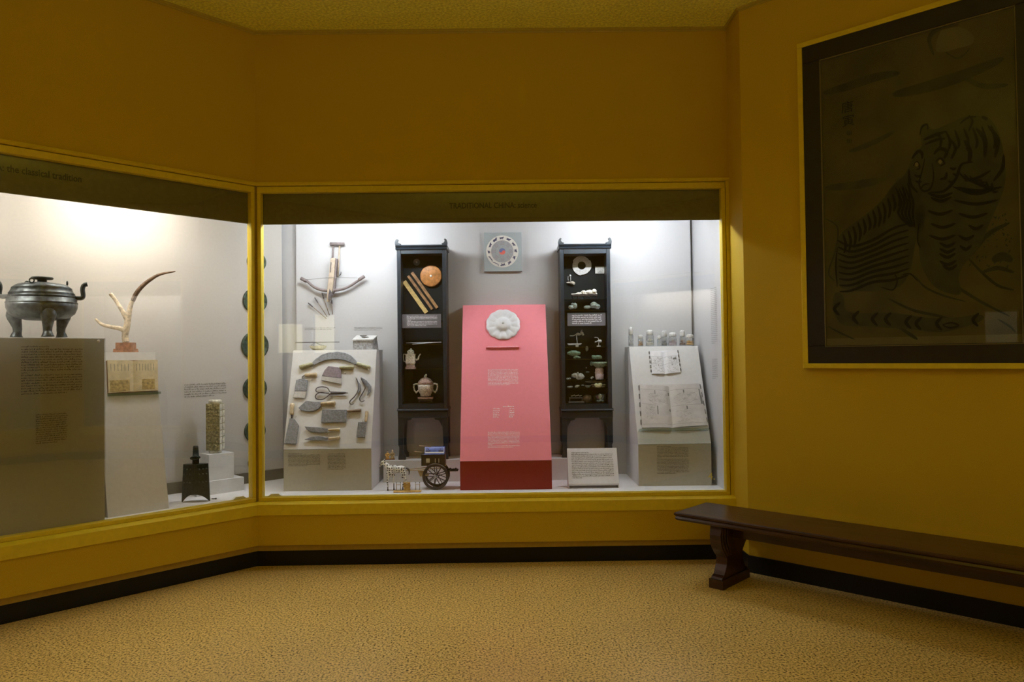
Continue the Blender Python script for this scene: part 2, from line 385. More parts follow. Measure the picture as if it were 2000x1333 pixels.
def stroke(mb, fr, pts, wpx, y=-.002, taper=True, n=5, off=0):
    P = curve([(p[0], p[1], 0) for p in pts], n); N = len(P); L = []
    for i, p in enumerate(P):
        d = P[min(i+1, N-1)]-P[max(i-1, 0)]; d = Vector((d.x, d.y)).normalized(); nn = Vector((-d.y, d.x))
        t = i/(N-1); ww = wpx*(.25+.75*sin(pi*min(1, max(0, t)))**.6) if taper else wpx
        a = fr.hit(p.x+nn.x*ww/2, p.y+nn.y*ww/2, off); b = fr.hit(p.x-nn.x*ww/2, p.y-nn.y*ww/2, off); L.append((a, b))
    vs = []
    for a, b in L: vs += [(a[0], y, a[1]), (b[0], y, b[1])]
    mb.add(vs, [(2*i, 2*i+1, 2*i+3, 2*i+2) for i in range(N-1)])
# ================================================================== THE SETTING
ZC = 3.873
LEN_L = 3.5
def wall_pts():
    a = CL.copy(); b = Vector((CL.x-cos(LA)*LEN_L, CL.y-sin(LA)*LEN_L, 0))
    e = CR+Vector((cos(RB), -sin(RB), 0))*3.4
    return a, b, e
PA, PB, PE = wall_pts()
PS = [Vector((4.10, .60, 0)), Vector((1.60, -1.90, 0)), Vector((-1.60, -1.90, 0)), Vector((PB.x, .30, 0))]
mb = MB(); mb.extz([(-6.5, -4), (6.5, -4), (6.5, 7), (-6.5, 7)], -.1, 0); struct(mb.build('floor', M_FLOOR))
mb = MB(); mb.extz([(-6.5, -4), (6.5, -4), (6.5, 7), (-6.5, 7)], ZC, ZC+.1); struct(mb.build('ceiling', M_CEIL))

def profile_wall(fr, x0, x1, side, n, window=True, caps=(0, 0)):
    """wall with fascia, sill, panel, lip and black base; fr origin on the wall line, local y away from the room"""
    w_ = MB()
    if window:
        w_.box(x0, x1, 0, .06, 2.765, ZC)
        w_.box(x0, x1, -.030, .06, .155, .372)
    else:
        w_.box(x0, x1, 0, .06, .11, ZC)
    struct(w_.build('wall_'+side, M_WALL), fr)
    if window:
        t = MB(); t.extx([(-.044, .372), (-.044, .447), (0, .462), (.05, .462), (.05, .372)], x0, x1)
        struct(t.build('trim_sill_'+side, M_PAINT), fr)
        t = MB(); t.extx([(-.014, 2.765), (-.018, 2.750), (0, 2.742), (.06, 2.742), (.06, 2.765)], x0, x1)
        struct(t.build('trim_head_'+side, M_PAINT), fr)
        t = MB(); t.box(x0, x1, -.010, .06, .112, .155); struct(t.build('trim_lip_'+side, M_SHADED), fr)
    e_ = .03 if window else 0; b = MB(); b.box(x0-e_, x1+e_, (.008 if window else -.012), .06, 0, .113); struct(b.build('baseboard_'+side, M_BLACK), fr)
    c = MB(); c.extx([(0, ZC-.028), (-.006, ZC-.028), (-.008, ZC-.020), (-.004, ZC-.017), (-.018, ZC-.006), (-.018, ZC), (0, ZC)], x0, x1)
    struct(c.build('trim_ceiling_'+side, M_TRIM), fr)
def window(fr, x0, x1, n, valance=True):
    r = bpy.data.objects.new('window_%d' % n, None); C.objects.link(r); r['kind'] = 'structure'; r.matrix_world = fr.M()
    z0, z1 = .462, 2.738; a, b = .028, .030
    for nm, (u0, u1, v0, v1) in {'bottom': (x0+.003, x1-.003, z0, z0+a), 'top': (x0+.003, x1-.003, z1-.043, z1), 'l': (x0+.003, x0+b, z0+a, z1-.043), 'r': (x1-b, x1-.003, z0+a, z1-.043)}.items():
        MB().bbox(u0, u1, .004, .066, v0, v1, .003).build('window_frame', M_PAINT, r)
    MB().box(x0+b-.004, x1-b+.004, .046, .052, z0+a-.004, z1-.04).build('pane', M_GLASS, r, recalc=True)
    if valance:
        MB().box(x0+b-.02, x1-b+.02, .057, .071, 2.472, z1).build('valance', M_VAL, r)
    return r
F_B = FY(5.3); F_LW = FL(0); F_RW = FR(0)
profile_wall(F_B, CL.x, 1.635, 'back', 1)
profile_wall(F_LW, -LEN_L, 0.0, 'left', 2)
win_b = window(F_B, -1.797, 1.612, 2)
win_l = window(F_LW, -3.30, -.003, 1)
# jamb return at the right of the case and the right wall
j = MB(); j.box(1.635, 1.70, 5.0, 5.36, .11, ZC); struct(j.build('wall_jamb', M_WALL))
j = MB(); j.box(1.612, 1.636, 5.30, 5.36, .44, 2.765); struct(j.build('trim_jamb', M_PAINT))
j = MB(); j.box(1.628, 1.70, 5.0, 5.36, 0, .113); struct(j.build('baseboard_jamb', M_BLACK))
j = MB(); j.box(1.617, 1.635, 4.99, 5.30, ZC-.022, ZC); struct(j.build('trim_ceiling_jamb', M_TRIM))
profile_wall(F_RW, 0, 3.4, 'right', 3, window=False)
# hall walls behind the camera, two of them with lit cases that the glass mirrors
def seg_frame(p, q):   # walking p->q with the room on the viewer's side: local x from p to q
    d = (q-p).normalized(); return Frame(p, d, (0, 0, 1)), (q-p).length
def lit_case(p, q, side, n, power, inset=.25):
    fr, L = seg_frame(p, q)
    profile_wall(fr, 0, inset, side+'_near', 0, window=False); profile_wall(fr, L-inset, L, side+'_far', 0, window=False)
    profile_wall(fr, inset, L-inset, side, n)
    window(fr, inset, L-inset, n)
    m = MB(); m.box(inset, L-inset, .70, .74, .4, 2.75); m.box(inset-.02, inset, .05, .70, .4, 2.75); m.box(L-inset, L-inset+.02, .05, .70, .4, 2.75)
    struct(m.build('wall_lining_'+side, M_CASEL), fr)
    m = MB(); m.box(inset, L-inset, .05, .70, .44, .47); struct(m.build('trim_deck_'+side, M_DECK), fr)
    m = MB(); m.box(inset, L-inset, .056, .70, 2.70, 2.74); struct(m.build('trim_top_'+side, M_CASE), fr)
    c = fr.W(L/2, .34, 2.66)
    l_ = area('case_lamp', c, L*.7, .14, power, WARM, (radians(50), 0, math.atan2(fr.X.y, fr.X.x))); l_.data.spread = radians(95)
    return fr, L
FSE, LSE = lit_case(PS[0], PS[1], 'southeast', 3, OPP_POWER)
FE, LE_ = lit_case(PE, PS[0], 'east', 4, OPP_POWER*.35)
for p, q, nm in ((PS[1], PS[2], 'south'), (PS[2], PS[3], 'southwest'), (PS[3], PB, 'west')):
    fr, L = seg_frame(p, q); profile_wall(fr, 0, L, nm, 0, window=False)
# interior of the two cases in view
ZD = .48
m = MB(); m.extz([(1.60, 5.366), (1.60, 6.28), (-1.95, 6.28), tuple(on_left(0, .70, 0))[:2], tuple(on_left(3.35, .70, 0))[:2], tuple(on_left(3.35, .05, 0))[:2], (-1.80, 5.35)][::-1], ZD-.03, ZD)
struct(m.build('trim_deck', M_DECK))
m = MB(); m.extz([(1.60, 5.372), (1.60, 6.28), (-1.95, 6.28), tuple(on_left(0, .70, 0))[:2], tuple(on_left(3.35, .70, 0))[:2], tuple(on_left(3.35, .072, 0))[:2], (-1.80, 5.375)][::-1], 2.72, 2.76)
struct(m.build('trim_case_top', M_CASE))
F_PAN = FY(6.20)
m = MB(); m.box(-1.768, 1.577, 0, .02, ZD, 2.72); struct(m.build('wall_display_panel', M_CASE), F_PAN)
m = MB(); m.box(-1.95, 1.60, .06, .10, ZD, 2.72); struct(m.build('wall_display_rear', M_CASE), F_PAN)
m = MB(); m.box(1.60, 1.62, 5.362, 6.30, ZD-.03, 2.75); struct(m.build('wall_display_right', M_CASE))
F_LB = FL(.70)
sE = F_LB.hit(551, 600)[0]
m = MB(); m.box(-3.45, sE, 0, .03, ZD, 2.72); struct(m.build('wall_display_left', M_CASEL), F_LB)
m = MB(); m.box(-3.45, sE, -.012, 0, ZD, ZD+.085); struct(m.build('baseboard_display', M_CASEBASE), F_LB)
m = MB(); m.box(-3.37, -3.35, .05, .70, ZD, 2.75); struct(m.build('wall_display_end', M_CASEL), F_LW)
# the post where the two glazed fronts meet, coloured dark for the shaded gap
m = MB(); m.extz([(CL.x+.006, 5.320), (CL.x+.008, 5.366), tuple(on_left(.008, .066, 0))[:2], tuple(on_left(.006, .020, 0))[:2]], .462, 2.738); struct(m.build('trim_corner_post', M_SHADED))
# fluorescent tubes hidden above the valances
def tube_lamp(fr, u, L, k, col, label, TUBE_Y=TUBE_Y):
    r = thing('fluorescent_tube', label, 'lamp', fr.at(u, TUBE_Z)); P = r.matrix_world
    MB().tube([(-L/2, TUBE_Y, 0), (L/2, TUBE_Y, 0)], .013, 12).build('tube', emit_mat('tube_light', col, k), r)
    m = MB(); m.box(-L/2-.03, L/2+.03, TUBE_Y-.025, TUBE_Y+.025, .05, .118)
    for s in (-1, 1): m.box(s*(L/2+.012)-.011, s*(L/2+.012)+.011, TUBE_Y-.016, TUBE_Y+.016, -.016, .05)
    m.build('fitting', M_WHITEP, r)
tube_lamp(F_B, -1.15, .95, TUBE_C, COOL, 'white light tube above the valance over the tool pedestal')
tube_lamp(F_B, .92, .85, TUBE_C, COOL, 'white light tube above the valance over the book pedestal')
tube_lamp(F_LW, -.72, .8, TUBE_L, WARM, 'warm light tube above the valance over the antler', .25)
tube_lamp(F_LW, -2.1, .9, TUBE_L, WARM, 'warm light tube above the valance over the bronze vessel', .25)
# clips at the foot of the glass
for fr, a, b in ((F_B, (521, 969), (547, 968)), (F_LW, (459, 976), (485, 973))):
    u0, z = fr.hit(*a, .02); u1, _ = fr.hit(*b, .02); z = .491
    o = MB().ext([(u0, z), (u1, z), (u1-.02, z+.016), (u0+.022, z+.016)], .0525, .080).build('glazing_clip', M_CLIP)
    single(o, 'small white clip at the left bottom corner of the middle glass' if fr is F_B else 'small white clip at the right bottom corner of the left glass', 'clip', 'clips at the foot of the glass', fr)
# lettering on the valances
t = text_mesh('lettering', 'TRADITIONAL CHINA: science', .062, M_VALTEXT, win_b, bold=.0011)
u0, v = F_B.hit(963, 402, .055); t.location = (u0, .0555, v); 
bb = [v_.co.x for v_ in t.data.vertices]; wd = max(bb)-min(bb); tw = F_B.hit(1049, 401, .055)[0]-F_B.hit(878, 403, .055)[0]
t.scale = (tw/wd, 1, .95)
t = text_mesh('lettering', 'TRADITIONAL CHINA: the classical tradition', .062, M_VALTEXT, win_l, align='RIGHT', bold=.0011)
ul = F_LW.hit(4, 335, .055)[0]; ur, v = F_LW.hit(160, 352, .055)
t.location = (ur, .0555, v+.003); bb = [v_.co.x for v_ in t.data.vertices]; wd = max(bb)-min(bb); t.scale = ((ur-ul)/wd*2.25*.93, 1, .95)
# ================================================================== BENCH
def bench():
    # local x along the wall, y towards the wall
    p = at_z(1316, 1001, .45); d = p-CR; sx = d.dot(F_RW.X); off = -d.dot(F_RW.Y)
    fr = Frame(F_RW.W(sx, -off, 0), F_RW.X, (0, 0, 1))
    r = thing('bench', 'long dark brown wooden bench on carved trestle legs in front of the framed tiger painting', 'bench', fr)
    L = 3.0; W = .43
    t = MB(); prof = [(.014, .398), (.004, .412), (.010, .424), (0, .434), (0, .444), (.006, .450)]
    ring = lambda i, z: [(i, i, z), (L-i, i, z), (L-i, W-i, z), (i, W-i, z)]
    vs = []; fs = []
    for i, z in prof: vs += ring(i, z)
    n = len(prof)
    for k in range(n-1):
        for a in range(4): b = (a+1) % 4; fs.append((k*4+a, k*4+b, k*4+4+b, k*4+4+a))
    fs += [(3, 2, 1, 0), tuple((n-1)*4+a for a in range(4))]
    t.add(vs, fs); t.build('seat', M_BENCH, r)
    for x in (.24, 2.50):
        # double-scrolled slab leg seen end on, outline in y,z, extruded along x
        prof = [(.045, .398), (.040, .372), (.030, .335), (.033, .290), (.055, .245), (.095, .205), (.112, .180), (.104, .140), (.085, .105), (.070, .082), (.045, .072), (.036, .050), (.036, .0)]
        out = prof + [(W-a, z) for a, z in prof[::-1]]
        lg = MB().extx(out, x, x+.075).build('leg', M_BENCH, r)
        g = MB()
        for q in (-.0, .075):
            for dy in (.0, .030, .060):
                pts = [(x+q, .06+dy, .385), (x+q, .052+dy, .33), (x+q, .060+dy, .28), (x+q, .085+dy, .235), (x+q, .118+dy*.8, .20)]
                g.tube(curve(pts, 4), [.011]*17, 6)
        g.box(x-.010, x+.085, .028, W-.028, 0, .058); g.box(x-.006, x+.081, .05, W-.05, .385, .398)
        g.build('carved_ribs', M_BENCH, lg)
    MB().box(.315, 2.50, W/2-.02, W/2+.02, .30, .385).build('stretcher', M_BENCH, r)
bench()

# ================================================================== FRAMED PAINTING
def painting():
    F = FR(.0); u0, z1 = F.hit(1558, 88, -.03); u0b, z0 = F.hit(1570, 720, -.03)
    U0, U1, Z0, Z1 = .412, 1.725, 1.385, 3.482
    cx = (U0+U1)/2; fr = F.at(cx, Z0)
    r = thing('framed_painting', 'large dark framed ink painting of a seated tiger under a moon on the right wall', 'painting', fr)
    k = lambda u, z: (u-cx, z-Z0)
    def ringbox(a0, a1, b0, b1, t, y0, y1, name, m, parent):
        o = MB()
        o.bbox(a0, a1, y0, y1, b0, b0+t, .003); o.bbox(a0, a1, y0, y1, b1-t, b1, .003)
        o.bbox(a0, a0+t, y0, y1, b0+t, b1-t, .003); o.bbox(a1-t, a1, y0, y1, b0+t, b1-t, .003)
        return o.build(name, m, parent)
    a0, b0 = k(U0, Z0); a1, b1 = k(U1, Z1)
    ringbox(a0, a1, b0, b1, .032, -.045, 0, 'moulding', M_PAINT, r)
    ringbox(a0+.030, a1-.030, b0+.030, b1-.030, .112, -.040, 0, 'dark_surround', M_FRAMED, r)
    p0, q0 = k(.554, 1.522); p1, q1 = k(1.585, 3.336)
    ringbox(p0-.004, p1+.004, q0-.004, q1+.004, .007, -.0415, 0, 'gilt_fillet', M_GOLD, r)
    MB().box(p0, p1, -.030, -.004, q0, q1).build('paper', M_PAPER, r)
    MB().box(p0+.007, p1-.007, -.0385, -.036, q0+.007, q1-.007).build('picture_glass', M_PGLASS, r)
    FP = Frame(F.W(cx, -.030, Z0), F.X, (0, 0, 1))
    A = crop(1550, 0, .285); B = crop(1550, 350, .285)
    def poly(mb, pts, f, y):
        c = [f(*p) for p in pts]; c = curve([(x, y_, 0) for x, y_ in c+[c[0]]], 4)[:-1]
        hs = [FP.hit(p.x, p.y) for p in c]; mb.add([(h[0], y, h[1]) for h in hs], [tuple(range(len(hs)))])
    # clouds and moon
    m = MB(); poly(m, [(1010, 210), (1130, 185), (1225, 235), (1225, 300), (1130, 330), (1020, 360), (975, 345), (985, 270)], A, -.0006)
    m.build('moon', M_PAPERL, r); m = MB()
    poly(m, [(735, 385), (795, 390), (785, 480), (785, 600), (740, 605), (745, 500)], A, -.0006)
    m.build('painted_cloud_gap', M_PAPERL, r)
    m = MB()
    for pts, wd in (([(205, 640), (380, 590), (560, 530), (725, 500)], 60), ([(680, 650), (900, 600), (1180, 510), (1440, 400)], 80), ([(960, 380), (930, 260), (1010, 190), (1130, 170)], 30),
                    ([(380, 1040), (520, 990), (700, 900)], 36), ([(215, 1290), (420, 1270), (640, 1225)], 56), ([(1030, 350), (1130, 400), (1210, 330)], 12), ([(1150, 520), (1300, 590), (1470, 580)], 40)):
        stroke(m, FP, [A(*p) for p in pts], wd*.285, -.0004)
    m.build('painted_clouds', M_CLOUD, r)
    # hill line and ground
    m = MB()
    for pts, wd in (([(215, 270), (300, 330), (290, 480), (240, 640), (285, 700)], 10), ([(650, 820), (820, 900), (1000, 940), (1200, 1000)], 20), ([(870, 480), (960, 630), (1120, 740), (1300, 850), (1480, 940)], 22),
                    ([(1200, 545), (1290, 640), (1400, 730), (1510, 760)], 20), ([(830, 660), (900, 740), (1030, 800), (1180, 840)], 14), ([(1290, 640), (1400, 610), (1510, 640)], 30), ([(235, 1010), (330, 1060), (420, 1100)], 12),
                    ([(700, 1000), (790, 1060), (850, 1100)], 24), ([(1400, 960), (1480, 1010), (1520, 1050)], 16), ([(1360, 560), (1430, 530), (1500, 560)], 60), ([(1240, 500), (1330, 380), (1480, 300)], 30)):
        stroke(m, FP, [B(*p) for p in pts], wd*.285, -.0005)
    random.seed(3)
    for i in range(70):
        x, y = random.uniform(1200, 1500), random.uniform(250, 620)
        stroke(m, FP, [B(x, y), B(x+random.uniform(-20, 20), y-random.uniform(5, 24))], 3, -.0006, n=2)
    m.build('painted_ground', M_INKW2, r)
    # tiger body
    m = MB()
    poly(m, [(880, 1000), (870, 900), (905, 850), (960, 890), (1080, 840), (1180, 800), (1320, 800), (1390, 880), (1440, 1050), (1450, 1250), (1400, 1400), (1330, 1560), (1270, 1700), (1180, 1800), (1130, 1900), (1150, 2000), (1100, 2020), (960, 1960), (870, 1800), (840, 1560), (700, 1420), (640, 1330), (760, 1200), (810, 1100)], A, -.0008)
    poly(m, [(720, -10), (860, 120), (900, 300), (840, 420), (800, 620), (720, 740), (520, 770), (330, 745), (285, 640), (290, 480), (330, 370), (460, 270), (600, 150)], B, -.0008)
    poly(m, [(270, 830), (290, 780), (340, 800), (360, 900), (480, 920), (700, 920), (900, 950), (1100, 950), (1280, 930), (1290, 970), (1150, 1020), (1000, 1050), (800, 1030), (500, 1010), (340, 1000), (280, 920)], B, -.0009)
    m.build('painted_tiger', M_INKW, r)
    m = MB()
    # face
    for pts, wd in (([(865, 930), (880, 870), (915, 855), (920, 890)], 10), ([(1200, 790), (1225, 830), (1200, 900)], 12), ([(1140, 850), (1190, 810), (1250, 800)], 10), ([(810, 1090), (850, 1040), (880, 1050), (880, 1090)], 16),
                    ([(960, 1060), (1000, 1020), (1050, 1040), (1030, 1090)], 18), ([(820, 1140), (845, 1110), (865, 1150), (840, 1165)], 9), ([(975, 1110), (1005, 1085), (1035, 1120), (1000, 1140)], 9),
                    ([(900, 1080), (880, 1180), (860, 1260), (890, 1310), (940, 1290), (960, 1210), (950, 1120)], 9), ([(790, 1160), (800, 1260), (850, 1320)], 14), ([(930, 1320), (1030, 1310), (1110, 1230), (1150, 1130), (1230, 1110)], 14),
                    ([(1000, 1230), (1040, 1220), (1050, 1180)], 14), ([(890, 960), (960, 930), (1050, 900)], 16), ([(900, 990), (980, 960), (1040, 950)], 14), ([(1080, 960), (1110, 1020), (1080, 1090)], 16), ([(1170, 960), (1210, 1040), (1200, 1120)], 22),
                    ([(1250, 880), (1310, 960), (1310, 1080)], 22), ([(1330, 860), (1400, 960), (1380, 1080)], 20), ([(1440, 1060), (1430, 1160), (1370, 1240)], 18), ([(1290, 800), (1310, 810), (1330, 820)], 16), ([(1170, 1240), (1260, 1220), (1350, 1170)], 14),
                    ([(1090, 1280), (1250, 1330), (1420, 1280)], 14), ([(870, 1310), (890, 1270), (930, 1260)], 8)):
        stroke(m, FP, [A(*p) for p in pts], wd*.42, -.0012)
    for i in range(7):   # crown, cheek and shoulder stripes
        x = 980+i*62; stroke(m, FP, [A(x, 905-i*8), A(x+30, 960+8*(i % 3)), A(x+20, 1020+14*(i % 2))], 6, -.0012)
        stroke(m, FP, [A(1130+i*38, 1180+i*12), A(1190+i*30, 1230+i*14), A(1270+i*22, 1215+i*16)], 5, -.0012)
    for x, y in ((830, 1200), (835, 1240), (1070, 1150), (1090, 1190), (1060, 1240)): stroke(m, FP, [A(x, y), A(x+24, y+10), A(x+44, y+2)], 5, -.0012)
    # chest and foreleg bars
    for y, xa, xb in ((70, 1120, 1430), (160, 1100, 1400), (250, 1130, 1330), (110, 920, 1090), (140, 940, 1080), (230, 920, 1090), (320, 940, 1110), (400, 930, 1110), (450, 1000, 1110), (490, 1000, 1110), (525, 1000, 1110), (575, 1000, 1115), (605, 1020, 1120), (330, 1200, 1300), (400, 1130, 1240), (470, 1140, 1220)):
        stroke(m, FP, [B(xa, y-14), B((xa+xb)/2, y+12), B(xb, y-16)], 6.5, -.0012)
    # flank stripes: vertical over the back, sweeping on the haunch
    for i in range(14):
        t = i/13; x = lerp(340, 780, t); y0 = lerp(380, 20, t)
        stroke(m, FP, [B(x, y0), B(x+18, y0+70), B(x+6, y0+130+20*sin(i))], 5.5, -.0012)
    for i in range(9):
        y = 330+i*44
        stroke(m, FP, [B(300+i*2, y+90), B(400, y+130-i*6), B(540, y+90-i*8), B(680, y+10), B(790, y-25)], 5.5, -.0012)
    for i in range(5): stroke(m, FP, [B(700+i*22, 60), B(740+i*20, 160), B(720+i*24, 240), B(800+i*8, 330)], 5, -.0012)
    for pts in ([(870, 470), (850, 420), (860, 300)], [(300, 470), (290, 600), (300, 740)], [(600, 740), (680, 760), (710, 700), (690, 640)], [(740, 660), (800, 650), (850, 700)]):
        stroke(m, FP, [B(*p) for p in pts], 3, -.0012)
    # tail rings
    for x, y in ((300, 890), (430, 950), (560, 960), (650, 960), (790, 980), (860, 990), (1000, 990), (1250, 965)):
        stroke(m, FP, [B(x+20, y-45), B(x-20, y), B(x+15, y+45)], 7, -.0012)
    stroke(m, FP, [B(1020, 1000), B(1080, 985), B(1130, 1005), B(1070, 1020), B(1020, 1000)], 4, -.0012)
    m.build('painted_stripes', M_INK, r)
    m = MB()
    for p in ((843, 1128), (1004, 1110)): poly(m, [(p[0]-14, p[1]), (p[0], p[1]-16), (p[0]+14, p[1]), (p[0], p[1]+16)], A, -.0014)
    m.build('painted_eyes', M_GOLD, r)
    # signature
    for ch, (x, y), s_ in (('唐', (368, 740), 26), ('寅', (376, 832), 24)):
        u, v = FP.hit(*A(x, y)); t = text_mesh('signature', ch, .075, M_INK, r, extrude=.0002); t.location = (u, -.001, v)
    m = MB()
    for (x, y) in ((382, 913), (382, 968)):
        for i in range(4): stroke(m, FP, [A(x-15, y-14+i*9), A(x+15, y-14+i*9)], 1.0, -.001, taper=False, n=1)
        for i in (-15, 0, 15): stroke(m, FP, [A(x+i, y-15), A(x+i, y+14)], 1.0, -.001, taper=False, n=1)
    m.build('seal', M_INKW2, r)
    m = MB(); a = [(p0, q0), (p1, q0), (p1, q0+.05), (p0, q0+.05)]
    m.add([(x, -.0302, z) for x, z in a], [(0, 1, 2, 3)]); m.build('mount_strip', M_PAPERL, r)
    for o in r.children:
        if o.name.split('.')[0] in ('moon', 'painted_clouds', 'painted_ground', 'painted_tiger', 'painted_stripes', 'painted_eyes', 'seal', 'signature'):
            o.location.y += -.030
            if o.name.startswith(('moon', 'painted', 'seal')): o.location.x = 0
painting()

# ================================================================== PEDESTALS OF THE MIDDLE CASE
def wedge(name, label, x0, x1, yf, ys_px, yt_px, yt, yb, xm_b, m_front, m_slope, m_body):
    """slanted pedestal; returns root and the frame of its slope (origin bottom left)"""
    zb = at_y(*ys_px, yf).z; zt = at_y(*yt_px, yt).z
    r = thing(name, label, 'pedestal', loc=((x0+x1)/2, yf, ZD)); o = Vector(((x0+x1)/2, yf, ZD))
    a, b = x0-o.x, x1-o.x
    out = [(0, 0), (0, zb-ZD), (yt-yf, zt-ZD), (yb-yf, zt-ZD), (yb-yf, 0)]
    MB().extx(out, a, b).build('body', m_body, r)
    MB().box(a, b, -.006, -.0002, .001, zb-ZD-.001).build('front_panel', m_front, r)
    Z = Vector((0, yt-yf, zt-zb)); F = Frame((x0, yf, zb), (1, 0, 0), Z)
    L = Z.length
    mb_ = MB(); q = [F.W(0, -.0002, 0), F.W(x1-x0, -.0002, 0), F.W(x1-x0, -.0002, L), F.W(0, -.0002, L)]; q2 = [p+F.Y*-.006 for p in q]
    vs = [p-o for p in q]+[p-o for p in q2]
    mb_.add(vs, [(0, 1, 2, 3), (4, 5, 6, 7), (0, 1, 5, 4), (1, 2, 6, 5), (2, 3, 7, 6), (3, 0, 4, 7)])
    mb_.build('slanted_panel', m_slope, r)
    return r, Frame(F.o+F.Y*-.0062, F.X, F.Z), o, zb, zt
ped_k, FK, OK, zkb, zkt = wedge('tool_pedestal', 'pale grey slanted pedestal carrying twelve knives and cutting tools, left in the middle case', -1.700, -1.035, 5.60, (640, 878), (660, 684.5), 5.87, 6.15, 0, M_PED, M_PEDW, M_PEDW)
ped_p, FP_, OP, zpb, zpt = wedge('pink_pedestal', 'tall pink slanted pedestal with a crimson foot in the centre of the middle case', -.357, .333, 5.54, (985, 901), (983, 596.5), 6.12, 6.19, 0, M_RED, M_PINK, M_PINK)
ped_b, FB_, OB, zbb, zbt = wedge('book_pedestal', 'pale grey slanted pedestal holding two open books, right in the middle case', 1.000, 1.558, 5.61, (1317, 868), (1293, 677.5), 5.95, 6.17, 0, M_PED, M_PEDW, M_PEDW)
def root_para(root, o, fr, blocks, m, name='printed_text'):
    mb_ = MB()
    for (xa, ya, xb, yb_, n, kw) in blocks:
        u0, v1 = fr.hit(xa, ya); u1, v0 = fr.hit(xb, yb_)
        tmp = MB(); para(tmp, u0, u1, v0, v1, n, **kw)
        mb_.add([fr.W(*p)-o if root is not None else p for p in tmp.v], tmp.f)
    ob = mb_.build(name, m, None, recalc=False)
    if root is not None: ob.parent = root
    return ob
FKF = Frame((0, 5.594, 0), (1, 0, 0), (0, 0, 1)); FBF = Frame((0, 5.604, 0), (1, 0, 0), (0, 0, 1))
root_para(ped_k, OK, FKF, [(563, 886, 626, 911, 10, dict(heads=(0,))), (640, 886, 676, 918, 12, dict(last=.9))], M_TEXT)
root_para(ped_p, OP, FP_, [(953, 722, 1013, 753, 12, dict(last=.75)), (953, 844, 1016, 875, 12, dict(last=.8, gaps=(9,))),
    (982, 793, 1007, 796.5, 1, dict(last=1)), (963, 797, 977, 817, 5, dict(last=.8)), (994, 797, 1006, 817, 5, dict(last=.7))], M_TEXTP)
root_para(ped_b, OB, FBF, [(1283, 872, 1346, 926, 20, dict(heads=(0,), gaps=(8,)))], M_TEXT)
# low riser behind, wall texts
m = MB().box(-1.0, -.360, 5.93, 6.19, ZD, .655); o = m.build('riser', M_PEDW); single(o, 'low pale step behind the spotted horse, under the left cabinet', 'plinth')
m = MB().box(.337, .862, 5.93, 6.19, ZD, .655); o = m.build('riser', M_PEDW); single(o, 'low pale step behind the white text board, under the right cabinet', 'plinth')
def wall_text(fr, blocks, label, m=M_TEXTG):
    o = root_para(None, None, fr, blocks, m, 'wall_text'); single(o, label, 'text', frame=fr); return o
wall_text(F_PAN, [(595, 640, 656, 645, 2, dict(last=.9))], 'two-line printed caption on the wall below the crossbow bolts')
wall_text(F_PAN, [(692, 639, 748, 646, 3, dict(last=.9))], 'three-line printed caption on the wall above the grey stove model')
FS = Frame((1.5995, 0, 0), (0, -1, 0), (0, 0, 1))
wall_text(FS, [(1388, 563, 1402, 672, 30, dict(last=.6, size=.8))], 'long narrow column of print on the right side wall of the case')
wall_text(FS, [(1391, 700, 1403, 742, 11, dict(last=.6, size=.8))], 'short lower column of print on the right side wall of the case')
# yellow number on the inside of the glass
t = text_mesh('number_sticker', '4.', .075, M_YELMARK, None); u, v = F_B.hit(1391, 932, .04); t.location = (u, 5.3540, v); single(t, 'small yellow number 4 on the glass in the bottom right corner', 'number')

# ================================================================== TOOLS ON THE SLANTED PANEL
K6 = crop(540, 660, .2402)
def tool(name, label, pts_for_centre, cat='tool'):
    h = [FK.hit(*K6(*p)) for p in pts_for_centre]; u = sum(p[0] for p in h)/len(h); v = sum(p[1] for p in h)/len(h)
    fr = FK.at(u, v); r = thing(name, label, cat, fr)
    hit = lambda x, y: fr.hit(*K6(x, y))
    return r, hit
def blade(r, hit, pts, m=M_STEEL, th=.006, name='blade', smooth=False):
    P = [hit(*p) for p in pts]
    return MB().bexp(P, -.012-th, -.010, .004).build(name, m, r)
def handle(r, hit, a, b, wpx, m=M_HANDLE, name='handle', w2=None):
    A_ = hit(*a); B_ = hit(*b); R = wpx*.2402/1431*5.7/2; R2 = (w2 or wpx)*.2402/1431*5.7/2
    A_ = Vector((A_[0], -.014, A_[1])); B_ = Vector((B_[0], -.014, B_[1]))
    prof = [(0, .55), (.04, .9), (.2, 1.0), (.5, .92), (.8, 1.05), (.96, 1.0), (1, .7)]
    MB().tube([A_.lerp(B_, t) for t, _ in prof], [lerp(R, R2, t)*k for t, k in prof], 10).build(name, m, r)
def hook(r, hit, p):
    u, v = hit(*p); MB().tube(curve([(u, 0, v+.004), (u, -.022, v), (u+.003, -.026, v-.004), (u+.004, -.026, v-.012)], 3), .0028, 6).build('mounting_hook', M_CHROME, r)
r, h = tool('curved_scraper', 'long arched two-handled scraping knife at the top of the tool pedestal', [(480, 190)])
top = [(285, 215), (320, 180), (370, 145), (430, 125), (500, 119), (560, 128), (610, 150), (645, 185), (668, 215)]
bot = [(640, 222), (610, 205), (560, 188), (500, 178), (440, 180), (390, 190), (345, 208), (310, 228)]
blade(r, h, top+bot); handle(r, h, (300, 218), (192, 247), 34, M_HANDLEG, w2=38); handle(r, h, (655, 215), (762, 250), 34, M_HANDLEG, w2=36); hook(r, h, (292, 245)); hook(r, h, (748, 260))
r, h = tool('purple_cleaver', 'broad cleaver with purplish blade and bright edge below the arched scraper', [(450, 310)])
blade(r, h, [(425, 236), (505, 245), (527, 262), (532, 335), (372, 318), (395, 270)], M_STEELP)
